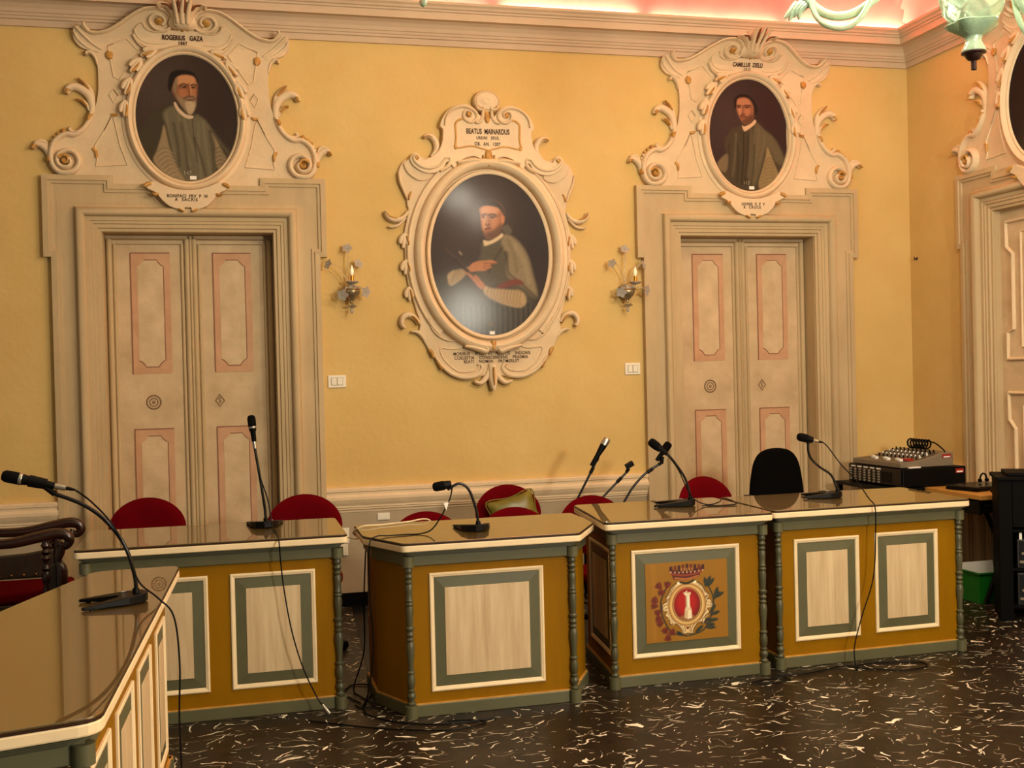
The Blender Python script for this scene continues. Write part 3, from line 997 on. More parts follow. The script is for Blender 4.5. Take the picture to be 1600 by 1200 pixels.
    P.line([(438, 342), (468, 338), (484, 350)], 5, (62, 38, 26), 5)
    P.ell(405, 357, 12, 6, (48, 30, 22), 0.5)
    P.ell(460, 357, 16, 6, (48, 30, 22), 0.5)
    P.line([(424, 345), (416, 400), (428, 412), (440, 404)], 4, (104, 62, 42), 4)
    P.line([(420, 350), (413, 395)], 4, (216, 162, 118), 4, 0.8)
    P.line([(412, 436), (446, 430)], 5, (98, 50, 36), 5)
    P.ell(528, 368, 12, 30, (190, 124, 82), 0.4)
    P.poly([(382, 300), (378, 265), (410, 245), (470, 244), (520, 272), (545, 330), (540, 350), (516, 310), (490, 290), (430, 280), (392, 288)], (66, 48, 36), 6)
    P.poly([(400, 510), (440, 515), (500, 480), (520, 462), (526, 484), (480, 520), (415, 548), (402, 540)], (206, 182, 146), 5)
    P.grain(0.25, 5)
    return P
def portrait_young():
    P = Paint(160, 216, 441, 612, 364, 528, (62, 44, 40))
    P.ell(230, 400, 230, 320, (80, 62, 56), 0.8, 0.7)
    P.ell(660, 380, 150, 260, (66, 38, 36), 0.8, 0.6)
    P.poly([(390, 515), (290, 560), (220, 680), (240, 830), (150, 900), (240, 1040), (420, 1150), (640, 1110), (740, 960), (790, 840), (700, 640), (560, 530), (510, 490)], (80, 68, 50), 12)
    P.poly([(510, 500), (600, 560), (690, 640), (770, 800), (770, 880), (700, 860), (620, 720), (560, 900), (500, 1080), (440, 1050), (470, 800)], (104, 92, 68), 14)
    P.line([(400, 570), (396, 800), (370, 1080)], 5, (52, 42, 34), 5)
    for a, b in (((470, 560), (430, 1000)), ((540, 560), (500, 900)), ((600, 600), (545, 860)), ((330, 600), (290, 1000))):
        P.line([a, ((a[0] + b[0]) / 2 + 8, (a[1] + b[1]) / 2), b], 8, (122, 108, 82), 11, 0.5)
    for a, b in (((440, 620), (400, 1080)), ((500, 700), (460, 1080)), ((260, 700), (240, 950)), ((340, 700), (330, 1050))):
        P.line([a, ((a[0] + b[0]) / 2 + 8, (a[1] + b[1]) / 2), b], 8, (54, 44, 32), 11, 0.6)
    P.poly([(620, 718), (600, 820), (560, 960), (530, 1070), (560, 1120), (690, 1040), (720, 980), (680, 860), (650, 780)], (146, 126, 90), 6)
    for i in range(9):
        y = 820 + i * 32
        P.line([(598 - i * 8, y + 34), (636, y), (690, y + 36)], 4.5, (108, 88, 58), 8, 0.6)
    P.poly([(240, 790), (150, 880), (180, 950), (230, 960), (250, 880)], (122, 104, 78), 9)
    P.poly([(330, 330), (345, 270), (400, 250), (460, 262), (500, 320), (505, 400), (490, 460), (440, 505), (400, 500), (370, 460), (345, 400)], (146, 96, 70), 7)
    P.poly([(345, 280), (420, 262), (465, 290), (460, 325), (345, 330)], (178, 124, 92), 10)
    P.poly([(352, 360), (378, 362), (376, 420), (360, 410)], (186, 130, 98), 7)
    P.poly([(410, 365), (465, 360), (455, 420), (415, 430)], (174, 118, 86), 10)
    P.poly([(400, 470), (470, 420), (500, 420), (480, 480), (430, 510), (380, 480)], (108, 72, 52), 10)
    P.line([(345, 336), (378, 332)], 5, (60, 38, 28), 5)
    P.line([(410, 334), (452, 328), (470, 340)], 5, (60, 38, 28), 5)
    P.ell(362, 350, 14, 6, (44, 28, 22), 0.5)
    P.ell(437, 349, 17, 6, (44, 28, 22), 0.5)
    P.line([(392, 340), (388, 400), (400, 418), (416, 408)], 4, (104, 62, 46), 4)
    P.line([(386, 345), (384, 398)], 4, (206, 150, 116), 4, 0.8)
    P.line([(375, 432), (404, 426), (432, 438)], 5, (70, 42, 32), 5, 0.8)
    P.line([(382, 444), (422, 446)], 4, (120, 60, 48), 4)
    P.poly([(320, 360), (322, 270), (380, 225), (450, 232), (520, 300), (540, 380), (505, 420), (500, 340), (462, 270), (400, 252), (348, 275), (338, 350)], (46, 31, 26), 7)
    P.poly([(388, 520), (412, 530), (470, 500), (508, 462), (520, 486), (480, 530), (415, 575), (398, 560)], (208, 174, 140), 5)
    P.grain(0.22, 8)
    return P
def portrait_dark():
    P = Paint(100, 130, 0, 0, 100, 130, (40, 28, 26))
    P.ell(20, 60, 90, 90, (52, 42, 36), 0.6)
    P.ell(15, -30, 26, 36, (150, 104, 74), 0.3)
    P.ell(15, -62, 30, 22, (44, 30, 24), 0.3)
    P.poly([(-20, 20), (50, 20), (80, 60), (96, 130), (-70, 130), (-55, 60)], (62, 54, 42), 12)
    P.grain(0.2, 11)
    return P
def painting(name, label, P, w, h, loc, rz, mt, tilt=0.0, mark=None):
    t = thing(name, label, 'painting', loc, rz, 'oval portraits on the walls')
    t.rotation_euler = (tilt, 0, rz)
    P.mesh('canvas', w, h, mt, t)
    obj('stretcher', MB().ring(0, 0, w * 0.985, h * 0.985, [(0.0, 0.0012), (0.0, 0.014), (-0.03, 0.014), (-0.03, 0.0012)], 64), DARKEDGE, t)
    lb = obj('inventory_label', MB().box(mark[0] - mark[2], mark[0] + mark[2], -0.003, -0.0006, mark[1] - mark[3], mark[1] + mark[3]), PAPER, t, label='small white paper label')
    if mark[4]:
        text('painted_number', mark[4], mark[5], (mark[6], -0.0015, mark[7]), t, mat('number_paint', srgb(150, 138, 112), 0.6))
    return t
OVZ = 0.3785   # oval centre above the door head
painting('portrait_painting', 'oval portrait of a white-bearded man in a black cap, over the leftmost door', portrait_bearded(), 0.324, 0.416, (AXL + 0.007, -0.048, 2.868 + OVZ), 0, OILPAINT, 0.0,
         (0.03, -0.385, 0.02, 0.0115, '147', 0.036, -0.005, -0.355))
painting('portrait_painting', 'large oval portrait of a clergyman, in the middle of the yellow wall', portrait_bishop(), 0.424, 0.5625, (1.765, -0.050, 2.366), 0, OILGLOSS, math.radians(0.0),
         (0.0, -0.538, 0.018, 0.011, '112', 0.04, -0.02, -0.478))
painting('portrait_painting', 'oval portrait of a young dark-haired man, over the door behind the black office chair', portrait_young(), 0.31, 0.408, (AXR - 0.003, -0.048, 2.868 + OVZ), 0, OILPAINT, 0.0,
         (0.02, -0.385, 0.02, 0.0115, '112', 0.034, -0.02, -0.35))
painting('portrait_painting', 'dark oval portrait cut off by the right edge of the photo, on the right wall', portrait_dark(), 0.324, 0.416, (XR - 0.048, D3Y, 2.868 + OVZ), -PI / 2, OILPAINT, 0.0,
         (0.02, -0.385, 0.02, 0.0115, '', 0, 0, 0))

# ================================================================== stucco cartouches
def both(mb_fn, name, mt, parent, smooth_=True, bevel=0.0):
    """the same ornament on the left and, mirrored, on the right - two parts"""
    b = mb_fn()
    obj(name, b, mt, parent, bevel, smooth_)
    obj(name, b.flipped(), mt, parent, bevel, smooth_)
def sym(left):
    """close a left half outline (top centre to bottom centre) with its mirror image"""
    right = [(-p[0], p[1]) for p in left[::-1] if abs(p[0]) > 1e-6]
    return left + right
def spiral(cx, cz, r0, r1, a0, turns, n=40):
    return [(cx + (r0 + (r1 - r0) * i / n) * math.cos(a0 + turns * 2 * PI * i / n), cz + (r0 + (r1 - r0) * i / n) * math.sin(a0 + turns * 2 * PI * i / n)) for i in range(n + 1)]
def leaf(b, pts, w, h, y0, tip=0.25, base=0.6):
    p = smooth(pts, 5)
    m = len(p)
    ws = [w * (base + (1 - base) * math.sin(PI * min(1, 1.6 * i / (m - 1)) / 2)) * (1 - (1 - tip) * (i / (m - 1)) ** 2.5) for i in range(m)]
    b.relief(p, ws, [h * (0.75 + 0.5 * i / (m - 1)) for i in range(m)], y0, round_=0.7)
def leaf_big(b, pts, w, h, y0, tip=0.25):
    leaf(b, pts, w * 1.5, h * 1.15, y0, tip)
def husk(b, x, z, ang, s, y0):
    """bell of three petals pointing along ang"""
    for da, l, w in ((-0.30, 0.95, 0.21), (0.30, 0.95, 0.21), (0.0, 1.22, 0.20)):
        a = ang + da
        p0 = (x, z)
        p1 = (x + s * 0.55 * math.cos(ang + da * 1.5), z + s * 0.55 * math.sin(ang + da * 1.5))
        p2 = (x + s * l * math.cos(a * 1.0), z + s * l * math.sin(a * 1.0))
        pp = smooth([p0, p1, p2], 4)
        b.relief(pp, [s * w * q for q in (0.25, 0.55, 0.85, 1.0, 1.0, 0.95, 0.85, 0.7, 0.45)], s * 0.34, y0, round_=0.7)

def overdoor(name, label, loc, rz, lines):
    t = thing(name, label, 'wall ornament', loc, rz, 'stucco cartouches over the doors')
    cz = OVZ
    half = [(0.0, 1.0), (-0.045, 1.02), (-0.092, 1.065), (-0.141, 1.086), (-0.19, 1.089), (-0.239, 1.075), (-0.289, 1.046), (-0.338, 1.010), (-0.388, 0.972), (-0.437, 0.940),
            (-0.476, 0.920), (-0.52, 0.908), (-0.558, 0.908), (-0.581, 0.924), (-0.6, 0.950), (-0.638, 0.947), (-0.662, 0.934), (-0.669, 0.903), (-0.669, 0.863), (-0.655, 0.838),
            (-0.632, 0.814), (-0.599, 0.799), (-0.570, 0.790), (-0.552, 0.767), (-0.538, 0.737), (-0.532, 0.707), (-0.529, 0.657), (-0.529, 0.606), (-0.531, 0.538), (-0.542, 0.470),
            (-0.56, 0.409), (-0.581, 0.347), (-0.608, 0.299), (-0.654, 0.252), (-0.686, 0.241), (-0.717, 0.248), (-0.755, 0.240), (-0.794, 0.210), (-0.820, 0.165), (-0.832, 0.125),
            (-0.832, 0.078), (-0.820, 0.036), (-0.792, 0.006), (-0.755, 0.0)]
    sm = smooth([(p[0], p[1]) for p in half], 3)
    sm = sm + [(-0.457, 0.0), (-0.457, -0.052), (0.0, -0.052)]
    obj('slab', MB().prism(sym(sm), 0.0, -0.032), STUCCO, t, 0.010)
    # raised rims along the upper volutes and the S curve of the shoulders
    def rim():
        b = MB()
        p = smooth([(-0.61, 0.945), (-0.578, 0.912), (-0.54, 0.902), (-0.476, 0.915), (-0.437, 0.934), (-0.388, 0.966), (-0.338, 1.004), (-0.289, 1.039), (-0.239, 1.067), (-0.19, 1.080), (-0.141, 1.078), (-0.096, 1.056), (-0.068, 1.018), (-0.064, 0.985), (-0.085, 0.950), (-0.12, 0.935), (-0.165, 0.942), (-0.196, 0.968), (-0.202, 1.0), (-0.182, 1.028), (-0.15, 1.036), (-0.118, 1.018), (-0.11, 0.99), (-0.128, 0.972)], 4)
        b.relief(p, 0.012, 0.030, -0.030)
        p = smooth([(-0.573, 0.405), (-0.592, 0.345), (-0.618, 0.302), (-0.655, 0.268), (-0.69, 0.254), (-0.725, 0.258), (-0.765, 0.240), (-0.80, 0.203), (-0.82, 0.15), (-0.82, 0.09), (-0.803, 0.044), (-0.772, 0.016), (-0.735, 0.012), (-0.692, 0.024), (-0.662, 0.058), (-0.658, 0.10), (-0.682, 0.138), (-0.722, 0.152), (-0.765, 0.135), (-0.785, 0.10), (-0.778, 0.065), (-0.75, 0.046), (-0.718, 0.052), (-0.704, 0.08), (-0.72, 0.104)], 4)
        b.relief(p, [0.016, 0.018, 0.020, 0.020, 0.018, 0.014], [0.028, 0.034, 0.040, 0.048, 0.052], -0.030)
        return b
    both(rim, 'scroll', STUCCO_LIGHT, t)
    def eyes():
        b = MB()
        b.ball((-0.145, -0.045, 0.995), 0.024, 1, 0.9, 1)
        b.relief(spiral(-0.742, 0.090, 0.036, 0.006, PI * 0.9, -1.1), [0.012, 0.010, 0.006], 0.02, -0.062)
        b.ball((-0.742, -0.05, 0.086), 0.022, 1, 0.9, 1)
        return b
    both(eyes, 'gilded_eye', GILT, t)
    # acanthus leaves on the shoulders
    def leaves():
        b = MB()
        leaf(b, [(-0.571, 0.40), (-0.574, 0.47), (-0.602, 0.525), (-0.66, 0.560), (-0.706, 0.550), (-0.722, 0.515)], 0.030, 0.034, -0.014, 0.5)
        leaf(b, [(-0.562, 0.46), (-0.574, 0.53), (-0.61, 0.582), (-0.646, 0.612)], 0.018, 0.028, -0.010, 0.4)
        leaf(b, [(-0.588, 0.41), (-0.606, 0.455), (-0.64, 0.480), (-0.66, 0.478)], 0.014, 0.028, -0.010, 0.4)
        leaf(b, [(-0.83, 0.09), (-0.84, 0.145), (-0.87, 0.182), (-0.905, 0.190), (-0.928, 0.165)], 0.026, 0.036, -0.012, 0.4)
        leaf(b, [(-0.832, 0.15), (-0.855, 0.205), (-0.885, 0.214), (-0.918, 0.202)], 0.014, 0.026, -0.012, 0.4)
        leaf(b, [(-0.585, 0.40), (-0.604, 0.33), (-0.648, 0.288), (-0.688, 0.278), (-0.712, 0.292), (-0.700, 0.304)], 0.014, 0.026, -0.004, 0.6)
        leaf(b, [(-0.53, 0.70), (-0.545, 0.752), (-0.572, 0.782), (-0.596, 0.778), (-0.594, 0.762)], 0.013, 0.040, -0.006, 0.6)
        leaf(b, [(-0.56, 0.90), (-0.585, 0.925), (-0.602, 0.952), (-0.598, 0.966)], 0.014, 0.045, -0.02, 0.7)
        leaf(b, [(-0.50, 0.80), (-0.56, 0.84), (-0.62, 0.90), (-0.65, 0.935)], 0.012, 0.018, -0.028, 0.5)
        leaf(b, [(-0.52, 0.785), (-0.59, 0.815), (-0.645, 0.865), (-0.66, 0.90)], 0.012, 0.014, -0.028, 0.5)
        return b
    both(leaves, 'acanthus_leaf', STUCCO_LIGHT, t)
    def gildtips():
        b = MB()
        leaf_big(b, [(-0.69, 0.556), (-0.712, 0.540), (-0.722, 0.512)], 0.013, 0.03, -0.02, 0.4)
        leaf_big(b, [(-0.585, 0.545), (-0.61, 0.578), (-0.646, 0.612)], 0.008, 0.03, -0.016, 0.4)
        leaf_big(b, [(-0.603, 0.44), (-0.63, 0.472), (-0.656, 0.478)], 0.008, 0.03, -0.016, 0.4)
        leaf_big(b, [(-0.572, 0.39), (-0.588, 0.37), (-0.594, 0.345)], 0.012, 0.03, -0.03, 0.4)
        leaf_big(b, [(-0.895, 0.188), (-0.916, 0.180), (-0.929, 0.160)], 0.010, 0.034, -0.018, 0.4)
        leaf_big(b, [(-0.828, 0.115), (-0.834, 0.10), (-0.832, 0.08)], 0.012, 0.03, -0.03, 0.6)
        leaf_big(b, [(-0.455, 0.79), (-0.46, 0.765), (-0.45, 0.742)], 0.018, 0.018, -0.030, 0.4)
        leaf_big(b, [(-0.575, 0.172), (-0.555, 0.150), (-0.552, 0.11)], 0.009, 0.014, -0.030, 0.4)
        leaf_big(b, [(-0.456, 0.392), (-0.436, 0.386), (-0.418, 0.394)], 0.008, 0.016, -0.030, 0.6)
        return b
    both(gildtips, 'gilded_tip', GILT, t)
    bd = [(-0.748, 0.280, 0.015), (-0.775, 0.260, 0.014), (-0.798, 0.240, 0.013), (-0.812, 0.218, 0.012), (-0.824, 0.196, 0.010)]
    for sg in (1, -1):
        for x, z, r in bd:
            obj('bead', MB().ball((sg * x, -0.022, z), r, n=10), GILT if r > 0.0125 else STUCCO, t, smooth_='all')
    # incised field lines
    def lines_():
        b = MB()
        for poly in ([(-0.466, 0.824), (-0.351, 0.878), (-0.276, 0.795), (-0.402, 0.611), (-0.435, 0.63), (-0.448, 0.711)],
                     [(-0.452, 0.385), (-0.50, 0.285), (-0.56, 0.185), (-0.549, 0.104), (-0.557, 0.06), (-0.366, 0.071), (-0.408, 0.196), (-0.436, 0.34)],
                     [(-0.438, 0.552), (-0.41, 0.509), (-0.44, 0.464), (-0.464, 0.514)]):
            b.relief(poly + poly[:2], 0.0055, 0.010, -0.030, k=5)
        return b
    both(lines_, 'field_moulding', STUCCO_LIGHT, t)
    # crest: a bell of acanthus between the volutes
    b = MB()
    prof = [(0.05, 0.94), (0.072, 0.955), (0.078, 0.985), (0.066, 1.02), (0.054, 1.05), (0.058, 1.08), (0.072, 1.105)]
    b.lathe([(r, z) for r, z in prof], 20, Matrix.Translation((0, -0.06, 0)) @ Matrix.Diagonal((1, 0.85, 1, 1)), lambda a, i: 1 + 0.13 * math.cos(6 * a))
    for x0, x1, z1, w in ((0.0, 0.008, 1.155, 0.022), (-0.03, -0.045, 1.13, 0.018), (0.03, 0.05, 1.13, 0.018)):
        leaf(b, [(x0, 0.96), (x0 * 1.2, 1.03), (x1, 1.09), (x1 * 1.15, z1)], w, 0.05, -0.10, 0.4)
    for sg in (1, -1):
        leaf(b, [(sg * 0.045, 0.985), (sg * 0.06, 1.04), (sg * 0.09, 1.083), (sg * 0.125, 1.09), (sg * 0.148, 1.078)], 0.018, 0.06, -0.06, 0.6)
    obj('acanthus_crest', b, STUCCO_LIGHT, t, smooth_=True)
    b = MB()
    for x0, x1 in ((-0.016, -0.022), (0.018, 0.024)):
        leaf(b, [(x0, 1.03), (x0 * 1.1, 1.08), (x1, 1.135)], 0.009, 0.02, -0.128, 0.3)
    for sg in (1, -1):
        leaf(b, [(sg * 0.062, 1.05), (sg * 0.085, 1.08), (sg * 0.12, 1.086)], 0.008, 0.02, -0.108, 0.4)
    obj('gilded_crest_vein', b, mat('brown_gilding', srgb(122, 62, 26), 0.6) if 'brown_gilding' not in bpy.data.materials else bpy.data.materials['brown_gilding'], t, smooth_=True)
    b = MB()
    for x in (-0.032, 0.0, 0.032):
        b.ball((x, -0.066, 0.944 - (0.006 if x == 0 else 0)), 0.010, 1, 0.8, 1.0, 8)
    obj('crest_drop', b, GILT, t, smooth_='all')
    # name plaque
    lf = [(0.0, 0.945), (-0.10, 0.936), (-0.155, 0.926), (-0.213, 0.933), (-0.235, 0.952), (-0.236, 0.972), (-0.258, 0.975), (-0.279, 0.962), (-0.303, 0.925), (-0.298, 0.885), (-0.265, 0.845), (-0.193, 0.815), (-0.12, 0.820), (-0.07, 0.833), (-0.04, 0.826), (0.0, 0.823)]
    pl = obj('name_plaque', MB().prism(sym(smooth(lf, 3)), -0.02, -0.050), STUCCO_LIGHT, t, 0.008)
    b = MB()
    for sg in (1, -1):
        p = [(sg * x, z) for x, z in smooth([(-0.10, 0.932), (-0.155, 0.922), (-0.21, 0.930), (-0.236, 0.953), (-0.242, 0.975), (-0.252, 0.975)], 4)]
        b.relief(p, 0.006, 0.012, -0.048, k=5)
        p = [(sg * x, z) for x, z in smooth([(-0.30, 0.935), (-0.275, 0.880), (-0.21, 0.848), (-0.12, 0.850)], 4)]
        b.relief(p, [0.003, 0.006, 0.006, 0.002], 0.008, -0.048, k=5)
        p = [(sg * x, z) for x, z in smooth([(-0.31, 0.90), (-0.27, 0.838), (-0.195, 0.805), (-0.12, 0.808), (-0.07, 0.822), (-0.035, 0.818)], 4)]
        b.relief(p, 0.008, 0.016, -0.040, k=5)
    obj('plaque_moulding', b, STUCCO, pl, smooth_=True)
    if lines:
      text('lettering', lines[0], 0.042, (-0.005, -0.0512, 0.890), pl, LETTER, 0.70, 0.0012, spacing=1.05)
      text('lettering', lines[1], 0.030, (-0.005, -0.0512, 0.856), pl, LETTER, 0.72, 0.001, spacing=1.35)
    # oval frame
    prof = [(-0.008, -0.030), (-0.006, -0.054), (0.002, -0.062), (0.009, -0.060), (0.011, -0.054), (0.014, -0.064), (0.022, -0.080), (0.034, -0.086), (0.046, -0.078), (0.053, -0.062), (0.056, -0.042), (0.078, -0.040), (0.082, -0.030)]
    obj('oval_frame', MB().ring(0.007, cz, 0.322, 0.4145, prof, 96), STUCCO_LIGHT, t, smooth_=True)
    # garland of husks hanging on each side of the oval
    for sg in (1, -1):
        for x, z, a, s_ in ((-0.185, 0.800, 203, 0.088), (-0.275, 0.730, 232, 0.092), (-0.338, 0.600, 252, 0.092), (-0.368, 0.455, 266, 0.086)):
            an = math.radians(a)
            b = MB()
            husk(b, x + 0.02 * math.cos(an + PI), z + 0.02 * math.sin(an + PI), an, s_, -0.055)
            g = MB()
            leaf(g, [(x + 0.012, z), (x + 0.016 + s_ * 0.5 * math.cos(an), z + s_ * 0.5 * math.sin(an)), (x + 0.010 + s_ * 0.95 * math.cos(an), z + s_ * 0.98 * math.sin(an))], 0.016, 0.020, -0.068, 0.4)
            if sg < 0:
                b, g = b.flipped(), g.flipped()
            h = obj('husk', b, STUCCO_LIGHT, t, smooth_=True)
            obj('gilded_petal', g, GILT, h, smooth_=True)
    # lower plaque, overlapping the door head
    lf = [(0.0, -0.094), (-0.06, -0.090), (-0.12, -0.074), (-0.165, -0.055), (-0.205, -0.040), (-0.232, -0.050), (-0.258, -0.066), (-0.241, -0.090), (-0.207, -0.105), (-0.187, -0.122), (-0.164, -0.151), (-0.149, -0.168), (-0.115, -0.197), (-0.076, -0.213), (-0.036, -0.230), (-0.022, -0.226), (-0.020, -0.206), (0.0, -0.208)]
    lp = obj('motto_plaque', MB().prism(sym(smooth(lf, 2)), -0.030, -0.100), STUCCO_LIGHT, t, 0.012)
    b = MB()
    for sg in (1, -1):
        for pts, w in (([(-0.22, -0.052), (-0.245, -0.062), (-0.262, -0.075)], 0.016), ([(-0.178, -0.118), (-0.196, -0.126), (-0.215, -0.12)], 0.012), ([(-0.06, -0.214), (-0.04, -0.226), (-0.026, -0.232)], 0.009)):
            leaf(b, [(sg * x, z) for x, z in pts], w, 0.022, -0.094, 0.5)
    obj('gilded_tip', b, GILT, lp, smooth_=True)
    if lines:
      text('lettering', lines[2], 0.029, (0.0, -0.1012, -0.134), lp, LETTER, 0.85, 0.0006, spacing=1.1)
      text('lettering', lines[3], 0.029, (-0.008, -0.1012, -0.157), lp, LETTER, 0.9, 0.0006, spacing=1.25)
    lean_forward(t, 2.868)
    return t
def lean_forward(t, z0):
    """the crest of the stucco bends out from the wall so that it clears the cornice"""
    def extra(z):
        return 0.15 * (max(0.0, z - 0.84) / 0.25) ** 1.3
    def walk(o, oz):
        for c in kids(o):
            z_off = oz + c.location.z
            if 'lettering' in c.name:
                e = extra(z_off)
                c.location.y -= e + (0.0045 if e else 0.0)
                c.location.z -= (z0 + z_off - 1.56) * e / 7.57
                c.rotation_euler.x += 0.38 if z_off > 0.84 else 0.0
                continue
            me = c.data
            if max(v.co.z for v in me.vertices) + oz > 0.84:
                bm = bmesh.new()
                bm.from_mesh(me)
                for zc in (0.84, 0.90, 0.95, 1.0, 1.05):
                    if len(bm.faces) < 400:
                        bmesh.ops.bisect_plane(bm, geom=bm.verts[:] + bm.edges[:] + bm.faces[:], plane_co=(0, 0, zc), plane_no=(0, 0, 1))
                for v in bm.verts:
                    e = extra(v.co.z)
                    if v.co.y < -0.001 and e:
                        v.co.y -= e
                    v.co.z -= (z0 + v.co.z - 1.56) * e / 7.57
                bm.to_mesh(me)
                bm.free()
            walk(c, z_off)
    walk(t, 0.0)
overdoor('overdoor_cartouche', 'stucco cartouche dated 1887 with a bearded portrait, over the leftmost door', (AXL, 0, 2.868), 0, ('ROGERIUS   GAZA', '1887', 'BONIFACI  FRV  P  W', 'A  SACRIS'))
overdoor('overdoor_cartouche', 'stucco cartouche dated 1212 over the door behind the black office chair', (AXR, 0, 2.868), 0, ('CAMILLUS  ZIELLI', '1212', 'LEONIS  X  P  V', 'A  CRUCE'))
overdoor('overdoor_cartouche', 'stucco cartouche over the door of the right wall, cut off by the photo edge', (XR, D3Y, 2.868), -PI / 2, None)

def central_cartouche():
    t = thing('wall_cartouche', 'large stucco cartouche with shell top and scrolls, alone in the middle of the yellow wall', 'wall ornament', (1.765, 0, 2.366))
    half = [(0.0, 0.97), (-0.09, 0.985), (-0.127, 1.010), (-0.172, 1.018), (-0.228, 1.002), (-0.278, 0.966), (-0.310, 0.918), (-0.320, 0.876), (-0.304, 0.855), (-0.305, 0.811), (-0.312, 0.767), (-0.33, 0.726), (-0.37, 0.69),
            (-0.43, 0.662), (-0.50, 0.680), (-0.545, 0.655), (-0.588, 0.637), (-0.622, 0.571), (-0.618, 0.514), (-0.590, 0.456), (-0.572, 0.399), (-0.568, 0.341), (-0.560, 0.305), (-0.578, 0.218), (-0.590, 0.167), (-0.592, 0.094), (-0.592, 0.008), (-0.588, -0.079), (-0.580, -0.159), (-0.566, -0.231),
            (-0.548, -0.289), (-0.530, -0.348), (-0.518, -0.395), (-0.505, -0.43), (-0.501, -0.49), (-0.512, -0.535), (-0.486, -0.572), (-0.46, -0.618), (-0.43, -0.673), (-0.404, -0.703), (-0.376, -0.74), (-0.348, -0.779), (-0.298, -0.818), (-0.243, -0.845), (-0.187, -0.855), (-0.125, -0.852), (-0.07, -0.835), (0.0, -0.83)]
    obj('slab', MB().prism(sym(smooth(half, 3)), 0.0, -0.030), STUCCO, t, 0.010)
    up_ = [(0.0, 0.935), (-0.05, 0.955), (-0.071, 0.985), (-0.095, 1.008), (-0.127, 1.025), (-0.172, 1.031), (-0.232, 1.014), (-0.285, 0.976), (-0.319, 0.924), (-0.332, 0.876), (-0.314, 0.855), (-0.315, 0.811), (-0.321, 0.767), (-0.339, 0.723), (-0.37, 0.686), (-0.419, 0.655), (-0.459, 0.644),
           (-0.473, 0.669), (-0.506, 0.693), (-0.536, 0.671), (-0.545, 0.640), (-0.516, 0.595), (-0.451, 0.559), (-0.384, 0.556), (-0.324, 0.583), (-0.29, 0.635), (-0.262, 0.615), (-0.240, 0.594), (-0.212, 0.625), (-0.173, 0.657), (-0.105, 0.677), (-0.053, 0.656), (-0.031, 0.622), (0.0, 0.612)]
    up_ = obj('upper_plaque', MB().prism(sym(smooth(up_, 3)), -0.02, -0.066), STUCCO_LIGHT, t, 0.012)
    def rim2():
        lo = smooth([(-0.588, 0.618), (-0.56, 0.556), (-0.489, 0.508), (-0.43, 0.512), (-0.395, 0.535)], 4)
        hi = smooth([(-0.40, 0.56), (-0.455, 0.565), (-0.53, 0.61), (-0.545, 0.655)], 4)
        return MB().prism(lo + hi, -0.02, -0.048)
    both(rim2, 'shoulder_layer', STUCCO, t, False, 0.010)
    def vol():
        b = MB()
        b.relief(smooth([(-0.300, 0.88), (-0.292, 0.93), (-0.262, 0.975), (-0.215, 1.004), (-0.165, 1.012), (-0.115, 1.0), (-0.080, 0.970), (-0.078, 0.935), (-0.105, 0.910), (-0.14, 0.912), (-0.166, 0.935), (-0.168, 0.968), (-0.148, 0.985), (-0.12, 0.978), (-0.112, 0.958), (-0.126, 0.944)], 4), [0.006, 0.010, 0.012, 0.012, 0.010, 0.006], 0.024, -0.062)
        b.relief(smooth([(-0.30, 0.66), (-0.34, 0.612), (-0.40, 0.590), (-0.46, 0.596), (-0.505, 0.626), (-0.52, 0.655), (-0.505, 0.674), (-0.484, 0.664)], 4), [0.006, 0.012, 0.014, 0.012, 0.008], 0.020, -0.062)
        b.relief(smooth([(-0.34, 0.572), (-0.29, 0.60), (-0.268, 0.636), (-0.276, 0.662), (-0.298, 0.656)], 4), [0.010, 0.015, 0.013, 0.009], 0.03, -0.05)
        return b
    both(vol, 'scroll', STUCCO_LIGHT, t)
    def lug():
        b = MB()
        leaf(b, [(-0.392, 0.672), (-0.360, 0.712), (-0.355, 0.762), (-0.378, 0.802), (-0.412, 0.815), (-0.442, 0.802)], 0.026, 0.04, -0.012, 0.35, 0.5)
        leaf(b, [(-0.561, 0.300), (-0.600, 0.252), (-0.655, 0.238), (-0.702, 0.258), (-0.718, 0.297)], 0.022, 0.042, -0.012, 0.5, 0.4)
        leaf(b, [(-0.575, 0.255), (-0.625, 0.208), (-0.668, 0.192), (-0.700, 0.192)], 0.013, 0.03, -0.010, 0.4, 0.5)
        leaf(b, [(-0.505, -0.47), (-0.535, -0.425), (-0.58, -0.405), (-0.615, -0.425), (-0.626, -0.468), (-0.606, -0.497)], 0.024, 0.044, -0.012, 0.45, 0.6)
        leaf(b, [(-0.470, -0.575), (-0.502, -0.535), (-0.535, -0.520), (-0.562, -0.522)], 0.016, 0.034, -0.010, 0.35, 0.7)
        leaf(b, [(-0.565, 0.38), (-0.588, 0.44), (-0.612, 0.50), (-0.622, 0.56)], 0.012, 0.026, -0.022, 0.5, 0.5)
        leaf(b, [(-0.395, -0.50), (-0.425, -0.47), (-0.44, -0.43)], 0.010, 0.022, -0.030, 0.4, 0.6)
        return b
    both(lug, 'acanthus_leaf', STUCCO_LIGHT, t)
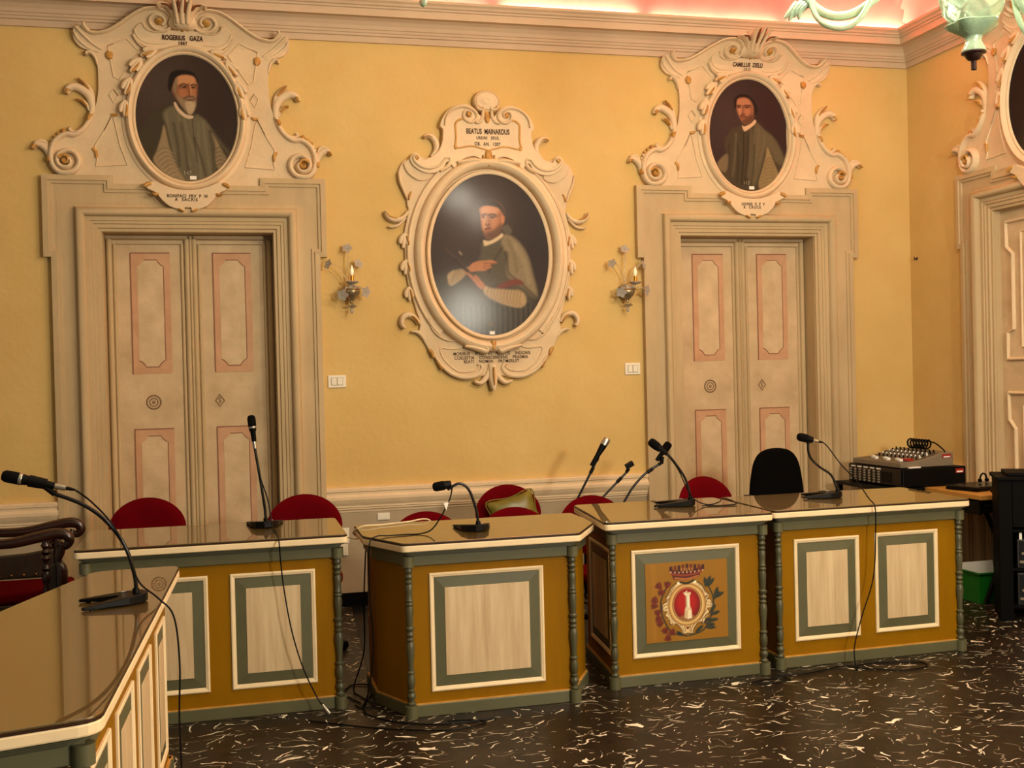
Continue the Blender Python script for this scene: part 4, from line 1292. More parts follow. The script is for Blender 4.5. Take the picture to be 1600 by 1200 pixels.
    def tips():
        b = MB()
        leaf(b, [(-0.375, 0.795), (-0.41, 0.812), (-0.442, 0.800)], 0.010, 0.03, -0.028, 0.3)
        leaf(b, [(-0.64, 0.246), (-0.69, 0.258), (-0.716, 0.292)], 0.010, 0.03, -0.030, 0.4)
        leaf(b, [(-0.538, 0.43), (-0.552, 0.40), (-0.555, 0.375)], 0.009, 0.018, -0.028, 0.4)
        leaf(b, [(-0.56, -0.415), (-0.535, -0.43), (-0.508, -0.47)], 0.010, 0.03, -0.030, 0.4)
        leaf(b, [(-0.443, -0.645), (-0.424, -0.665), (-0.415, -0.70)], 0.016, 0.03, -0.018, 0.5)
        leaf(b, [(-0.388, -0.725), (-0.372, -0.745), (-0.358, -0.785)], 0.014, 0.03, -0.018, 0.5)
        b.ball((-0.134, -0.078, 0.958), 0.018, 1, 0.8, 1)
        b.ball((-0.506, -0.070, 0.660), 0.022, 1, 0.6, 1)
        b.relief(smooth([(-0.228, 0.598), (-0.19, 0.638), (-0.15, 0.655), (-0.105, 0.662), (-0.065, 0.645), (-0.045, 0.615)], 4), 0.007, 0.014, -0.055)
        return b
    both(tips, 'gilded_tip', GILT, t)
    # gold line round the inscription
    lf = smooth([(-0.165, 0.930), (-0.20, 0.922), (-0.226, 0.895), (-0.226, 0.85), (-0.225, 0.79), (-0.235, 0.735)], 4)
    lw = smooth([(-0.235, 0.735), (-0.205, 0.730), (-0.119, 0.745), (-0.051, 0.730), (0.0, 0.717)], 4)
    b = MB()
    for sg in (1, -1):
        b.relief([(sg * x, z) for x, z in lf], 0.008, 0.008, -0.065, k=5)
        b.relief([(sg * x, z) for x, z in lw], 0.006, 0.007, -0.065, k=5)
        b.ball((sg * 0.228, -0.066, 0.732), 0.013, 1, 0.6, 1.1)
    obj('gilded_border', b, GOLDLINE, up_, smooth_=True)
    text('lettering', 'BEATUS  MAINARDUS', 0.050, (0.0, -0.0672, 0.845), up_, LETTER, 0.62, 0.0014, spacing=1.02)
    text('lettering', 'URSINI   EPUS.', 0.030, (0.0, -0.0672, 0.802), up_, LETTER, 0.72, 0.0006, spacing=1.2)
    text('lettering', 'OB.  AN.  1207', 0.033, (-0.005, -0.0672, 0.760), up_, LETTER, 0.75, 0.0008, spacing=1.15)
    # shell and leaves at the top
    b = MB()
    m = 28
    ring_ = [(0.0, 1.0, 0.0)]
    vs, fs = [], []
    for j in range(7):
        q = j / 6
        for i in range(m):
            a = 2 * PI * i / m
            r = 0.088 * q * (1 - 0.08 * (math.sin(a) < -0.5))
            vs.append((r * math.cos(a), -0.05 - 0.022 * math.sqrt(max(0, 1 - q * q)) + 0.004 * math.cos(q * 26), 1.062 + (r * 0.80) * math.sin(a) - 0.006 * q))
    for j in range(6):
        for i in range(m):
            fs.append((j * m + i, j * m + (i + 1) % m, (j + 1) * m + (i + 1) % m, (j + 1) * m + i))
    b.add(vs, fs)
    b.ring(0, 1.058, 0.086, 0.070, [(0.006, -0.004), (0.008, -0.05), (0.0, -0.062), (-0.008, -0.052)], 40)
    for sg in (1, -1):
        b.relief(smooth([(sg * 0.078, 1.03), (sg * 0.066, 1.004), (sg * 0.042, 0.996), (sg * 0.024, 1.006), (sg * 0.030, 1.018)], 4), 0.008, 0.02, -0.055)
    obj('shell', b, STUCCO_LIGHT, t, smooth_=True)
    b = MB()
    for sg in (1, -1):
        leaf(b, [(sg * 0.03, 0.99), (sg * 0.034, 0.945), (sg * 0.058, 0.91), (sg * 0.085, 0.902)], 0.016, 0.03, -0.05, 0.4)
    obj('acanthus_leaf', b, STUCCO, t, smooth_=True)
    b = MB()
    leaf(b, [(-0.006, 0.985), (-0.004, 0.94), (-0.002, 0.905)], 0.026, 0.022, -0.055, 0.3)
    leaf(b, [(0.0, 0.716), (0.0, 0.665), (0.0, 0.606)], 0.030, 0.022, -0.066, 0.4)
    for sg in (1, -1):
        leaf(b, [(sg * 0.012, 0.628), (sg * 0.034, 0.652), (sg * 0.040, 0.684)], 0.011, 0.016, -0.066, 0.4)
    leaf(b, [(0.0, -0.592), (0.0, -0.622), (0.0, -0.652)], 0.024, 0.026, -0.075, 0.4)
    obj('gilded_leaf', b, GILT, t, smooth_=True)
    # oval frame
    A, B = 0.424, 0.5625
    prof = [(-0.008, -0.030), (-0.006, -0.056), (0.004, -0.064), (0.014, -0.064), (0.021, -0.056), (0.022, -0.036)]
    obj('inner_frame', MB().ring(0, 0, A, B, prof, 96), STUCCO_LIGHT, t, smooth_=True)
    prof = [(0.034, -0.030), (0.034, -0.056), (0.040, -0.076), (0.052, -0.092), (0.068, -0.100), (0.086, -0.094), (0.100, -0.076), (0.107, -0.054), (0.110, -0.028)]
    obj('oval_frame', MB().ring(0, 0, A, B, prof, 110), STUCCO_LIGHT, t, smooth_=True)
    prof = [(0.106, -0.028), (0.109, -0.044), (0.138, -0.040), (0.140, -0.050), (0.148, -0.052), (0.156, -0.044), (0.158, -0.028)]
    obj('outer_band', MB().ring(0, 0, A, B, prof, 100, math.radians(-52), math.radians(232)), STUCCO_LIGHT, t, smooth_=True)
    def curls():
        b = MB()
        b.relief(smooth([(-0.20, -0.628), (-0.13, -0.640), (-0.085, -0.652), (-0.052, -0.664), (-0.044, -0.648), (-0.058, -0.640)], 4), [0.010, 0.022, 0.024, 0.018, 0.012], 0.045, -0.055)
        b.relief(smooth([(-0.22, 0.628), (-0.15, 0.640), (-0.105, 0.645), (-0.072, 0.640), (-0.066, 0.622), (-0.085, 0.616)], 4), [0.012, 0.020, 0.020, 0.018, 0.010], 0.05, -0.05)
        return b
    both(curls, 'frame_curl', STUCCO_LIGHT, t)
    # husk garlands down the sides
    for sg in (1, -1):
        for x, z, a, s_ in ((-0.588, 0.15, 262, 0.085), (-0.585, -0.03, 266, 0.085), (-0.572, -0.215, 274, 0.080)):
            b = MB()
            husk(b, x, z, math.radians(a), s_, -0.018)
            g = MB()
            an = math.radians(a)
            leaf(g, [(x + 0.01, z - 0.02), (x + 0.02, z - 0.06), (x + 0.022, z - 0.085)], 0.008, 0.02, -0.040, 0.4)
            if sg < 0:
                b, g = b.flipped(), g.flipped()
            h = obj('husk', b, STUCCO_LIGHT, t, smooth_=True)
            obj('gilded_petal', g, GILT, h, smooth_=True)
    # lower motto field
    b = MB()
    for sg in (1, -1):
        b.relief([(sg * x, z) for x, z in smooth([(-0.18, -0.614), (-0.24, -0.642), (-0.30, -0.642), (-0.352, -0.636), (-0.362, -0.665), (-0.325, -0.732), (-0.245, -0.797), (-0.17, -0.803), (-0.12, -0.792), (-0.092, -0.765), (-0.105, -0.748)], 4)], 0.007, 0.012, -0.028, k=5)
        b.relief([(sg * x, z) for x, z in smooth([(-0.43, -0.455), (-0.415, -0.505), (-0.375, -0.552), (-0.31, -0.585), (-0.245, -0.586)], 4)], [0.010, 0.010, 0.008, 0.004], 0.020, -0.028, k=5)
        b.relief([(sg * x, z) for x, z in smooth([(-0.40, -0.70), (-0.35, -0.765), (-0.29, -0.812), (-0.22, -0.838), (-0.15, -0.838), (-0.095, -0.815), (-0.072, -0.780), (-0.086, -0.752), (-0.108, -0.758)], 4)], [0.006, 0.014, 0.018, 0.018, 0.014, 0.008], 0.022, -0.026)
    obj('motto_moulding', b, STUCCO_LIGHT, t, smooth_=True)
    for s_, x, z, sz in (('MORIBUS    VITA    ET    FACTIS    INSIGNIS', 0.0, -0.680, 0.031), ('COELESTIA    CONSCENDENS    PRAEMIA', -0.005, -0.708, 0.031), ('BEATI    NOMEN    PROMERUIT', -0.005, -0.735, 0.031)):
        text('lettering', s_, sz, (x, -0.0314, z), t, LETTER, 0.84, 0.0006, spacing=1.1)
    b = MB()
    leaf(b, [(0.0, -0.752), (0.0, -0.82), (0.0, -0.885), (0.0, -0.935)], 0.036, 0.045, -0.03, 0.35, 0.9)
    for sg in (1, -1):
        leaf(b, [(sg * 0.012, -0.765), (sg * 0.040, -0.835), (sg * 0.085, -0.882), (sg * 0.135, -0.872)], 0.022, 0.038, -0.02, 0.4, 0.8)
    obj('finial_leaf', b, STUCCO_LIGHT, t, smooth_=True)
    b = MB()
    leaf(b, [(0.0, -0.775), (0.0, -0.84), (0.0, -0.90)], 0.010, 0.02, -0.070, 0.2)
    obj('gilded_vein', b, GILT, t, smooth_=True)
    return t
central_cartouche()

# ================================================================== council desks
BAL = [(0.016, 0.0), (0.021, 0.006), (0.021, 0.014), (0.015, 0.018), (0.013, 0.026), (0.020, 0.040), (0.021, 0.050), (0.013, 0.062), (0.017, 0.068), (0.017, 0.074), (0.012, 0.078),
       (0.018, 0.098), (0.019, 0.125), (0.013, 0.146), (0.019, 0.151), (0.019, 0.158), (0.013, 0.163), (0.014, 0.20), (0.020, 0.262), (0.018, 0.288), (0.012, 0.298), (0.018, 0.303), (0.018, 0.310),
       (0.012, 0.316), (0.019, 0.330), (0.013, 0.344), (0.020, 0.352), (0.020, 0.362), (0.014, 0.368), (0.016, 0.40), (0.019, 0.445), (0.015, 0.462), (0.019, 0.467), (0.019, 0.474), (0.015, 0.479), (0.018, 0.487), (0.015, 0.494),
       (0.016, 0.53), (0.018, 0.556), (0.012, 0.564), (0.018, 0.570), (0.018, 0.577), (0.012, 0.583), (0.020, 0.598), (0.012, 0.611), (0.018, 0.617), (0.019, 0.628), (0.016, 0.633), (0.018, 0.645)]
def frame_panel(desk, Mx, x0, x1, z0, z1, crest=False):
    """cream moulding > bevelled green border and brushed cream field, on the local face y=0"""
    w = 0.020
    outer = [(x0, z0), (x1, z0), (x1, z1), (x0, z1)]
    b = MB()
    prof = [(0.0, 0.0), (0.0, -0.006), (0.004, -0.009), (0.009, -0.009), (0.013, -0.007), (0.018, -0.006), (0.022, 0.0)]
    n = len(prof)
    for i, (cx, cz, dx, dz) in enumerate(((x0, z0, 1, 1), (x1, z0, -1, 1), (x1, z1, -1, -1), (x0, z1, 1, -1))):
        for o, y in prof:
            b.v.append((cx + dx * o, y, cz + dz * o))
    for i in range(4):
        k = (i + 1) % 4
        for j in range(n - 1):
            b.f.append((i * n + j, i * n + j + 1, k * n + j + 1, k * n + j))
    fr = obj('panel_frame', MB().merge(b, Mx), CREAM, desk)
    q, f = 0.022, 0.070
    b = MB()
    A = [(x0 + q, -0.001, z0 + q), (x1 - q, -0.001, z0 + q), (x1 - q, -0.001, z1 - q), (x0 + q, -0.001, z1 - q)]
    B = [(x0 + f, -0.005, z0 + f), (x1 - f, -0.005, z0 + f), (x1 - f, -0.005, z1 - f), (x0 + f, -0.005, z1 - f)]
    b.v = A + B + [(p[0], 0.0, p[2]) for p in A]
    b.f = [(i, (i + 1) % 4, 4 + (i + 1) % 4, 4 + i) for i in range(4)] + [(i, (i + 1) % 4, 8 + (i + 1) % 4, 8 + i) for i in range(4)] + [(8, 9, 10, 11)]
    obj('panel_bevel', MB().merge(b, Mx), GREEN, fr)
    if crest:
        o = paint_crest((x1 - x0) / 2 - f, (z1 - z0) / 2 - f, fr)
        o.matrix_local = Mx @ Matrix.Translation(((x0 + x1) / 2, -0.0078, (z0 + z1) / 2))
        obj('crest_board', MB().merge(MB().box(x0 + f, x1 - f, -0.0070, -0.003, z0 + f, z1 - f), Mx), MUSTARD, fr)
    else:
        obj('panel_field', MB().merge(MB().box(x0 + f, x1 - f, -0.0070, -0.003, z0 + f, z1 - f), Mx), FIELD, fr, 0.001)

def paint_crest(w, h, parent):
    # sketch units follow a 780 x 760 board with its top left corner at (158, 232)
    P = Paint(230, 224, 548, 612, 390, 380, (150, 104, 10))
    P.line([(230, 260), (240, 560), (236, 960)], 10, (184, 124, 40), 30, 0.4)
    P.line([(860, 260), (850, 560), (866, 960)], 10, (160, 100, 22), 30, 0.4)
    DK, RD, GR, CRM, TAN = (58, 26, 20), (110, 36, 20), (40, 52, 40), (226, 196, 136), (190, 142, 70)
    # oak branch (left) and laurel branch (right)
    for sg, col in ((-1, (46, 40, 34)), (1, GR)):
        P.line([(550 + sg * 10, 950), (550 + sg * 150, 905), (550 + sg * 232, 760), (550 + sg * 250, 600), (550 + sg * 190, 460)], 7, col, 4)
    for x, y, a in ((300, 470, -2.3), (330, 520, -2.9), (360, 470, -1.4), (262, 640, -3.0), (290, 690, 2.6), (262, 600, -2.4), (310, 800, 2.7), (350, 860, 2.2), (362, 930, 1.7), (410, 880, 2.0), (300, 770, -2.8)):
        for k in range(3):
            b_ = a + (k - 1) * 0.5
            P.ell(x + 26 * math.cos(b_), y + 26 * math.sin(b_), 34, 16, (112, 36, 18) if k != 1 else (84, 26, 16), 0.25, 0.95, b_)
    for x, y, a in ((745, 455, -1.1), (730, 470, -1.7), (765, 470, -0.9), (820, 570, -1.2), (838, 590, -0.5), (815, 600, -0.9), (790, 760, -0.3), (780, 730, -1.0), (770, 820, -0.1), (740, 850, 0.2), (745, 885, 0.1), (700, 830, -0.5), (640, 910, -0.7)):
        P.ell(x + 24 * math.cos(a), y + 24 * math.sin(a), 48, 17, (28, 40, 36), 0.25, 1, a)
        P.ell(x + 22 * math.cos(a), y + 22 * math.sin(a) - 3, 26, 4, (84, 92, 66), 0.5, 0.6, a)
    P.ell(470, 920, 36, 14, (28, 40, 36), 0.25, 1, 0.6)
    # scrolled mantling
    lf = [(548, 435), (470, 425), (400, 470), (375, 520), (340, 560), (370, 590), (308, 630), (310, 690), (352, 700), (330, 740), (372, 775), (380, 830), (440, 830), (490, 890), (505, 935), (548, 930)]
    oc = lf + [(1096 - x, y) for x, y in lf[::-1]]
    P.poly(oc, DK, 5)
    P.poly([(548 + (x - 548) * 0.955, 665 + (y - 665) * 0.96) for x, y in oc], CRM, 5)
    for sg in (-1, 1):
        for pts in ([(430, 470), (395, 520), (410, 560), (360, 590)], [(350, 640), (318, 655), (330, 680), (356, 668)], [(366, 720), (396, 760), (420, 800), (450, 812)], [(480, 840), (505, 870), (515, 920)], [(385, 540), (350, 570), (375, 600)], [(330, 620), (352, 610), (362, 640)], [(360, 760), (400, 800), (405, 830)]):
            P.line([(548 + sg * (548 - x), y) for x, y in pts], 4, (110, 58, 28), 4)
            P.line([(548 + sg * (548 - x) + 7, y + 7) for x, y in pts], 3, (238, 222, 178), 4, 0.8)
    P.ell(548, 648, 182, 205, (120, 66, 30), 0.03, 0.9)
    P.ell(548, 648, 174, 197, TAN, 0.04)
    P.ell(548, 648, 160, 186, (226, 192, 124), 0.06)
    P.ell(548, 648, 142, 168, (98, 44, 20), 0.03)
    P.ell(548, 648, 134, 160, (214, 176, 104), 0.03)
    P.ell(548, 648, 127, 154, (96, 10, 10), 0.03)
    P.ell(540, 630, 108, 130, (176, 18, 14), 0.35)
    # column on its pedestal
    P.ell(548, 772, 76, 26, (150, 96, 52), 0.2)
    P.poly([(524, 700), (588, 700), (592, 780), (552, 790), (520, 776)], (206, 180, 138), 4, sm=0)
    P.poly([(552, 704), (588, 700), (592, 780), (552, 790)], (238, 222, 186), 3, sm=0)
    P.poly([(532, 672), (580, 672), (588, 704), (526, 704)], (222, 200, 158), 3, sm=0)
    P.poly([(536, 560), (572, 560), (574, 676), (536, 676)], (240, 228, 200), 4, sm=0)
    P.poly([(536, 560), (546, 560), (547, 676), (536, 676)], (170, 140, 100), 4, sm=0)
    P.poly([(514, 530), (548, 536), (582, 532), (574, 562), (534, 562)], (232, 212, 172), 4)
    P.line([(540, 530), (545, 522)], 6, (240, 225, 190), 4)
    # cartouche feet and beads
    P.ell(470, 438, 15, 14, (246, 232, 200), 0.2)
    P.ell(626, 436, 15, 14, (246, 232, 200), 0.2)
    P.line([(486, 430), (548, 446), (616, 420)], 9, (24, 20, 20), 5)
    P.poly([(526, 862), (572, 862), (549, 892)], (110, 26, 16), 3, sm=0)
    for x in (520, 576):
        P.line([(x, 850), (x + (548 - x) * 0.3, 910)], 3, (120, 70, 36), 3)
    # turreted crown
    P.poly([(382, 290), (424, 400), (548, 414), (668, 386), (706, 280), (670, 300), (548, 318), (430, 312)], (84, 26, 20), 5, sm=0)
    for i in range(9):
        x = 388 + i * 38
        yb = 286 - (3 if 2 < i < 6 else 0)
        P.poly([(x, yb - 26 + abs(i - 4) * 3), (x + 27, yb - 26 + abs(i - 4) * 3), (x + 27, yb + 34), (x, yb + 34)], (112, 42, 24) if i % 2 else (70, 22, 18), 3, sm=0)
        P.ell(x + 12, yb + 42 + 12 * math.sin(i / 8 * PI), 6, 9, (210, 176, 140), 0.3)
    P.line([(404, 345), (480, 362), (548, 366), (640, 356), (690, 336)], 9, (146, 62, 36), 6)
    P.line([(440, 386), (548, 402), (656, 378)], 9, (178, 104, 60), 6)
    P.line([(430, 370), (548, 384), (664, 364)], 4, (60, 20, 16), 4)
    for i in range(5):
        P.line([(500 + i * 26, 322), (502 + i * 24, 300)], 4, (206, 150, 80), 4, 0.8)
    P.grain(0.06, 4)
    return P.mesh('coat_of_arms', w, h, CREST, parent, oval=False)

def council_desk(name, label, poly, H, walls, panels, balusters, crest=False, rc=0.03, group=None, near_round=None):
    """poly: outline of the top, counter-clockwise in metres; edge i runs from corner i to i+1"""
    n = len(poly)
    cx, cy = sum(p[0] for p in poly) / n, sum(p[1] for p in poly) / n
    L = [(p[0] - cx, p[1] - cy) for p in poly]
    t = thing(name, label, 'desk', (cx, cy, 0), 0, group)
    R_ = rounded(L, rc)
    obj('glass_top', MB().zprism(rounded(inset(L, 0.003), rc), H - 0.006, H), TOPGLASS, t, 0.0015)
    obj('glass_underlay', MB().zprism(rounded(inset(L, 0.001), rc), H - 0.012, H - 0.006), DARKEDGE, t)
    obj('cream_edge', MB().zprism(R_, H - 0.042, H - 0.012), CREAM, t, 0.005)
    mb = MB()
    mb.zprism(rounded(inset(L, 0.016), rc), H - 0.050, H - 0.042).zprism(rounded(inset(L, 0.026), rc), H - 0.058, H - 0.050).zprism(rounded(inset(L, 0.034), rc), H - 0.064, H - 0.058)
    obj('cove_moulding', mb, GREEN_D, t)
    obj('apron', MB().zprism(inset(L, 0.042), H - 0.112, H - 0.064), GREEN, t, 0.003)
    zb, zt = 0.055, H - 0.112
    body = inset(L, 0.058)
    pli = inset(L, 0.044)
    for i in walls:
        a, b = Vector(body[i]), Vector(body[(i + 1) % n])
        e = (b - a).normalized()
        nn = Vector((e.y, -e.x))
        Mx = Matrix(((e.x, -nn.x, 0, a.x), (e.y, -nn.y, 0, a.y), (0, 0, 1, 0), (0, 0, 0, 1)))
        ln = (b - a).length
        obj('board', MB().merge(MB().box(0.0, ln, 0.0, 0.018, zb, zt), Mx), MUSTARD, t)
        pa, pb = Vector(pli[i]), Vector(pli[(i + 1) % n])
        Mp = Mx.copy()
        Mp[0][3], Mp[1][3] = pa.x, pa.y
        obj('plinth', MB().merge(MB().box(-0.004, (pb - pa).length + 0.004, 0.0, 0.03, 0.0, zb), Mp), GREEN, t, 0.003)
        obj('plinth_bead', MB().merge(MB().box(0.0, (pb - pa).length, 0.004, 0.03, zb, zb + 0.005), Mp), GOLDLINE, t)
        for (x0, x1, z0, z1) in panels.get(i, ()):
            frame_panel(t, Mx, x0, x1, z0, z1, crest and i == walls[0])
    for i in balusters:
        c = inset(L, 0.048)[i]
        b = MB().lathe([(r, zb + z * (zt - zb) / 0.645) for r, z in BAL], 14, Matrix.Translation((c[0], c[1], 0)))
        obj('baluster', b, GREEN_D, t, smooth_=True)
        q = inset(L, 0.046)[i]
        obj('corner_block', MB().lathe([(0.027, zt - 0.002), (0.027, zt + 0.046)], 4 if False else 16, Matrix.Translation((q[0], q[1], 0))), GREEN, t, smooth_=True)
        obj('corner_block', MB().lathe([(0.029, 0.0), (0.029, zb + 0.002)], 16, Matrix.Translation((q[0], q[1], 0))), GREEN, t, smooth_=True)
    return t
GRP = 'mustard and green council desks'
# desk 1: behind the nearest one, on the left
D1 = [(-0.690, -2.360), (0.512, -2.348), (0.512, -1.712), (-0.690, -1.700)]
council_desk('council_desk', 'two-panel council desk on the left, in front of the leftmost door', D1, 0.82, [0, 1, 3], {0: [(0.124, 0.508, 0.128, 0.660), (0.606, 0.992, 0.128, 0.660)]}, [0, 1], group=GRP)
# podium with canted corners
D2 = [(0.728, -2.615), (1.562, -2.608), (1.738, -2.285), (1.738, -1.90), (0.585, -1.90), (0.585, -2.300)]
council_desk('podium_desk', 'podium desk with canted corners and one square panel, just left of the crest desk', D2, 0.80, [0, 1, 5, 2, 4], {0: [(0.088, 0.628, 0.108, 0.650)]}, [0, 1], group=GRP, rc=0.02)
# desk with the painted crest
D3 = [(1.728, -2.475), (2.630, -2.462), (2.630, -1.735), (1.800, -1.735)]
council_desk('crest_desk', 'council desk with the painted coat of arms on its front', D3, 0.82, [0, 1, 3], {0: [(0.088, 0.666, 0.134, 0.666)], 3: [(0.10, 0.55, 0.134, 0.666)]}, [0, 1], crest=True, group=GRP)
# right desk
D4 = [(2.652, -2.412), (3.826, -2.385), (3.826, -1.745), (2.652, -1.760)]
council_desk('council_desk', 'two-panel council desk at the right end of the row', D4, 0.82, [0, 1, 3], {0: [(0.082, 0.462, 0.130, 0.657), (0.556, 0.940, 0.135, 0.661)]}, [0, 1], group=GRP)
# nearest desk, end on
D0 = [(-0.300, -4.930), (-0.215, -2.885), (-0.540, -2.905), (-0.760, -3.610), (-1.080, -5.130)]
t0 = council_desk('council_desk', 'nearest council desk, seen end on at the lower left with four panels along its side', D0, 0.81, [0, 1], {0: [(0.10, 0.44, 0.11, 0.64), (0.565, 0.915, 0.11, 0.64), (1.04, 1.39, 0.11, 0.64), (1.56, 1.86, 0.11, 0.64)]}, [0], group=GRP, rc=0.05)
c0 = (t0.location.x, t0.location.y)
obj('inner_support', MB().box(-0.62 - c0[0], -0.50 - c0[0], -4.72 - c0[1], -4.70 - c0[1], 0.0, 0.70), WOOD, t0)
obj('baluster', MB().lathe([(r, 0.055 + z) for r, z in BAL], 14, Matrix.Translation((-0.98 - c0[0], -5.02 - c0[1], 0))), GREEN_D, t0, smooth_=True)
obj('plinth', MB().box(-1.03 - c0[0], -0.93 - c0[0], -5.07 - c0[1], -4.97 - c0[1], 0.0, 0.056), GREEN, t0)

# ================================================================== microphones
def axis_m(p0, p1):
    d = (Vector(p1) - Vector(p0)).normalized()
    return Matrix.Translation(p0) @ d.to_track_quat('Z', 'Y').to_matrix().to_4x4()
def mic_parts(parent, head, tail, ring=True, plug=True, body_r=0.0135, head_r=0.0205, grille=None):
    L = (Vector(tail) - Vector(head)).length
    Mx = axis_m(head, tail)
    h = 0.055
    obj('grille', MB().lathe([(0.006, 0.0), (head_r * 0.72, 0.003), (head_r * 0.95, 0.012), (head_r, 0.026), (head_r * 0.98, h)], 18, Mx), grille or FOAM, parent, smooth_=True)
    if ring:
        obj('silver_ring', MB().lathe([(head_r * 1.01, h), (head_r * 1.02, h + 0.002), (head_r * 1.02, h + 0.008), (head_r * 0.98, h + 0.010)], 18, Mx), SILVER, parent, smooth_=True)
    obj('handle', MB().lathe([(head_r * 0.9, h + (0.010 if ring else 0)), (head_r * 0.86, h + 0.02), (body_r, L * 0.62), (body_r * 0.86, L - 0.004), (body_r * 0.8, L)], 16, Mx), BLACK, parent, smooth_=True)
    if plug:
        pg = obj('cable_plug', MB().lathe([(0.0095, L), (0.0098, L + 0.004), (0.0095, L + 0.034), (0.007, L + 0.036)], 12, Mx), SILVER, parent, smooth_=True)
        obj('strain_relief', MB().lathe([(0.0065, L + 0.036), (0.006, L + 0.05), (0.0035, L + 0.066)], 10, Mx), BLACK, pg, smooth_=True)
    return Mx, L
def mic_base(parent, rz, s=1.0):
    out = [(0.032, -0.040), (0.046, 0.0), (0.032, 0.040), (-0.02, 0.066), (-0.165, 0.092), (-0.172, 0.074), (-0.055, 0.016), (-0.048, 0.0), (-0.055, -0.016), (-0.172, -0.074), (-0.165, -0.092), (-0.02, -0.066)]
    c, q = math.cos(rz), math.sin(rz)
    n = len(out)
    b = MB()
    for z in (0, 1):
        for x, y in out:
            h = 0.003 + (0.009 + 0.022 * min(1, max(0, (x + 0.17) / 0.19))) * z
            x, y = x * s, y * s
            b.v.append((c * x - q * y, q * x + c * y, h))
    b.f = [tuple(range(n - 1, -1, -1)), tuple(range(n, 2 * n))] + [(i, (i + 1) % n, n + (i + 1) % n, n + i) for i in range(n)]
    bs = obj('base', b, BLACK, parent, 0.003)
    f = MB()
    for x, y in ((0.02, 0.0), (-0.14, 0.082), (-0.14, -0.082)):
        x, y = x * s, y * s
        f.lathe([(0.008, 0.0), (0.008, 0.004)], 8, Matrix.Translation((c * x - q * y, q * x + c * y, 0)))
    obj('rubber_foot', f, BLACK, bs)
    obj('name_badge', MB().obox((c * -0.03 * s - q * 0.035 * s, q * -0.03 * s + c * 0.035 * s, 0.033), (0.018, 0.008, 0.002), Matrix.Rotation(rz + 0.2, 3, 'Z')), SILVER, bs)
def desk_mic(label, base, rz, neck, head, tail, H, cable=None, ring=True, plug=True, clip=True, tagpos=None, collar=True, head_r=0.0205, end_plug=None):
    t = thing('desk_microphone', label, 'microphone', (base[0], base[1], H), 0, 'gooseneck microphones on the desks')
    lc = lambda p: (p[0] - base[0], p[1] - base[1], p[2] - H)
    mic_base(t, rz)
    pn = smooth([lc(p) for p in neck], 6)
    g = obj('gooseneck', MB().tube(pn, 0.0068, 10), BLACK_S, t, smooth_=True)
    p0 = Vector(pn[0])
    obj('neck_collar', MB().lathe([(0.012, 0.0), (0.012, 0.016), (0.009, 0.022)], 12, Matrix.Translation((p0.x, p0.y, 0.026))), BLACK, g, smooth_=True)
    h, tl = Vector(lc(head)), Vector(lc(tail))
    if clip:
        end, mid = Vector(pn[-1]), h.lerp(tl, 0.68)
        cl = MB().tube([tuple(end), tuple(end.lerp(mid, 0.6))], [0.010, 0.008], 10)
        ax_ = (tl - h).normalized()
        cl.tube([tuple(mid - ax_ * 0.028), tuple(mid + ax_ * 0.028)], [0.0205, 0.0175], 12)
        obj('mic_clip', cl, BLACK, t, smooth_=True)
    mic_parts(t, h, tl, ring, plug, head_r=head_r)
    if cable:
        cb = obj('cable', MB().tube(smooth([lc(p) for p in cable], 6), 0.0032, 8), BLACK, t, smooth_=True)
        if end_plug:
            obj('end_plug', MB().tube([lc(end_plug[0]), lc(end_plug[1])], [0.007, 0.009], 10), SILVER, cb, smooth_=True)
        if tagpos:
            p = Vector(lc(tagpos))
            b = MB()
            b.v = [tuple(p + Vector(q)) for q in ((-0.012, -0.004, 0.018), (0.012, -0.004, 0.020), (0.0, -0.004, -0.018), (-0.012, 0.002, 0.018), (0.012, 0.002, 0.020), (0.0, 0.002, -0.018))]
            b.f = [(0, 1, 2), (3, 5, 4), (0, 3, 4, 1), (1, 4, 5, 2), (2, 5, 3, 0)]
            obj('cable_tag', b, PAPER, cb)
    return t
y0 = -3.60
desk_mic('gooseneck microphone leaning far left on the nearest desk', (-0.335, y0), math.radians(10), [(-0.328, y0, 0.84), (-0.331, y0, 0.90), (-0.361, y0, 1.005), (-0.422, y0, 1.094), (-0.492, y0, 1.150), (-0.575, y0, 1.188)], (-0.738, y0, 1.258), (-0.575, y0, 1.215), 0.81,
         [(-0.51, y0, 1.197), (-0.462, y0 - 0.01, 1.158), (-0.40, y0 - 0.02, 1.085), (-0.352, y0 - 0.02, 0.985), (-0.315, y0 - 0.03, 0.882), (-0.255, y0 - 0.04, 0.825), (-0.205, y0 - 0.05, 0.76), (-0.190, y0 - 0.06, 0.60), (-0.196, y0 - 0.06, 0.40), (-0.188, y0 - 0.06, 0.12), (-0.17, y0 - 0.02, 0.004)])
y1 = -1.95
desk_mic('tall upright gooseneck microphone on the left desk in front of the leftmost door', (0.145, y1), math.radians(-92), [(0.152, y1, 0.845), (0.148, y1, 0.92), (0.130, y1, 1.06), (0.113, y1, 1.18), (0.108, y1, 1.22)], (0.094, y1, 1.375), (0.106, y1, 1.245), 0.82,
         [(0.112, y1 - 0.008, 1.18), (0.128, y1 - 0.03, 1.08), (0.165, y1 - 0.04, 0.95), (0.178, y1 - 0.08, 0.84), (0.190, y1 - 0.20, 0.826), (0.196, -2.372, 0.812), (0.200, -2.376, 0.74), (0.212, -2.366, 0.60), (0.242, -2.372, 0.40), (0.290, -2.374, 0.22), (0.352, -2.38, 0.075), (0.372, -2.40, 0.05)], clip=False, end_plug=((0.372, -2.40, 0.05), (0.402, -2.425, 0.012)))
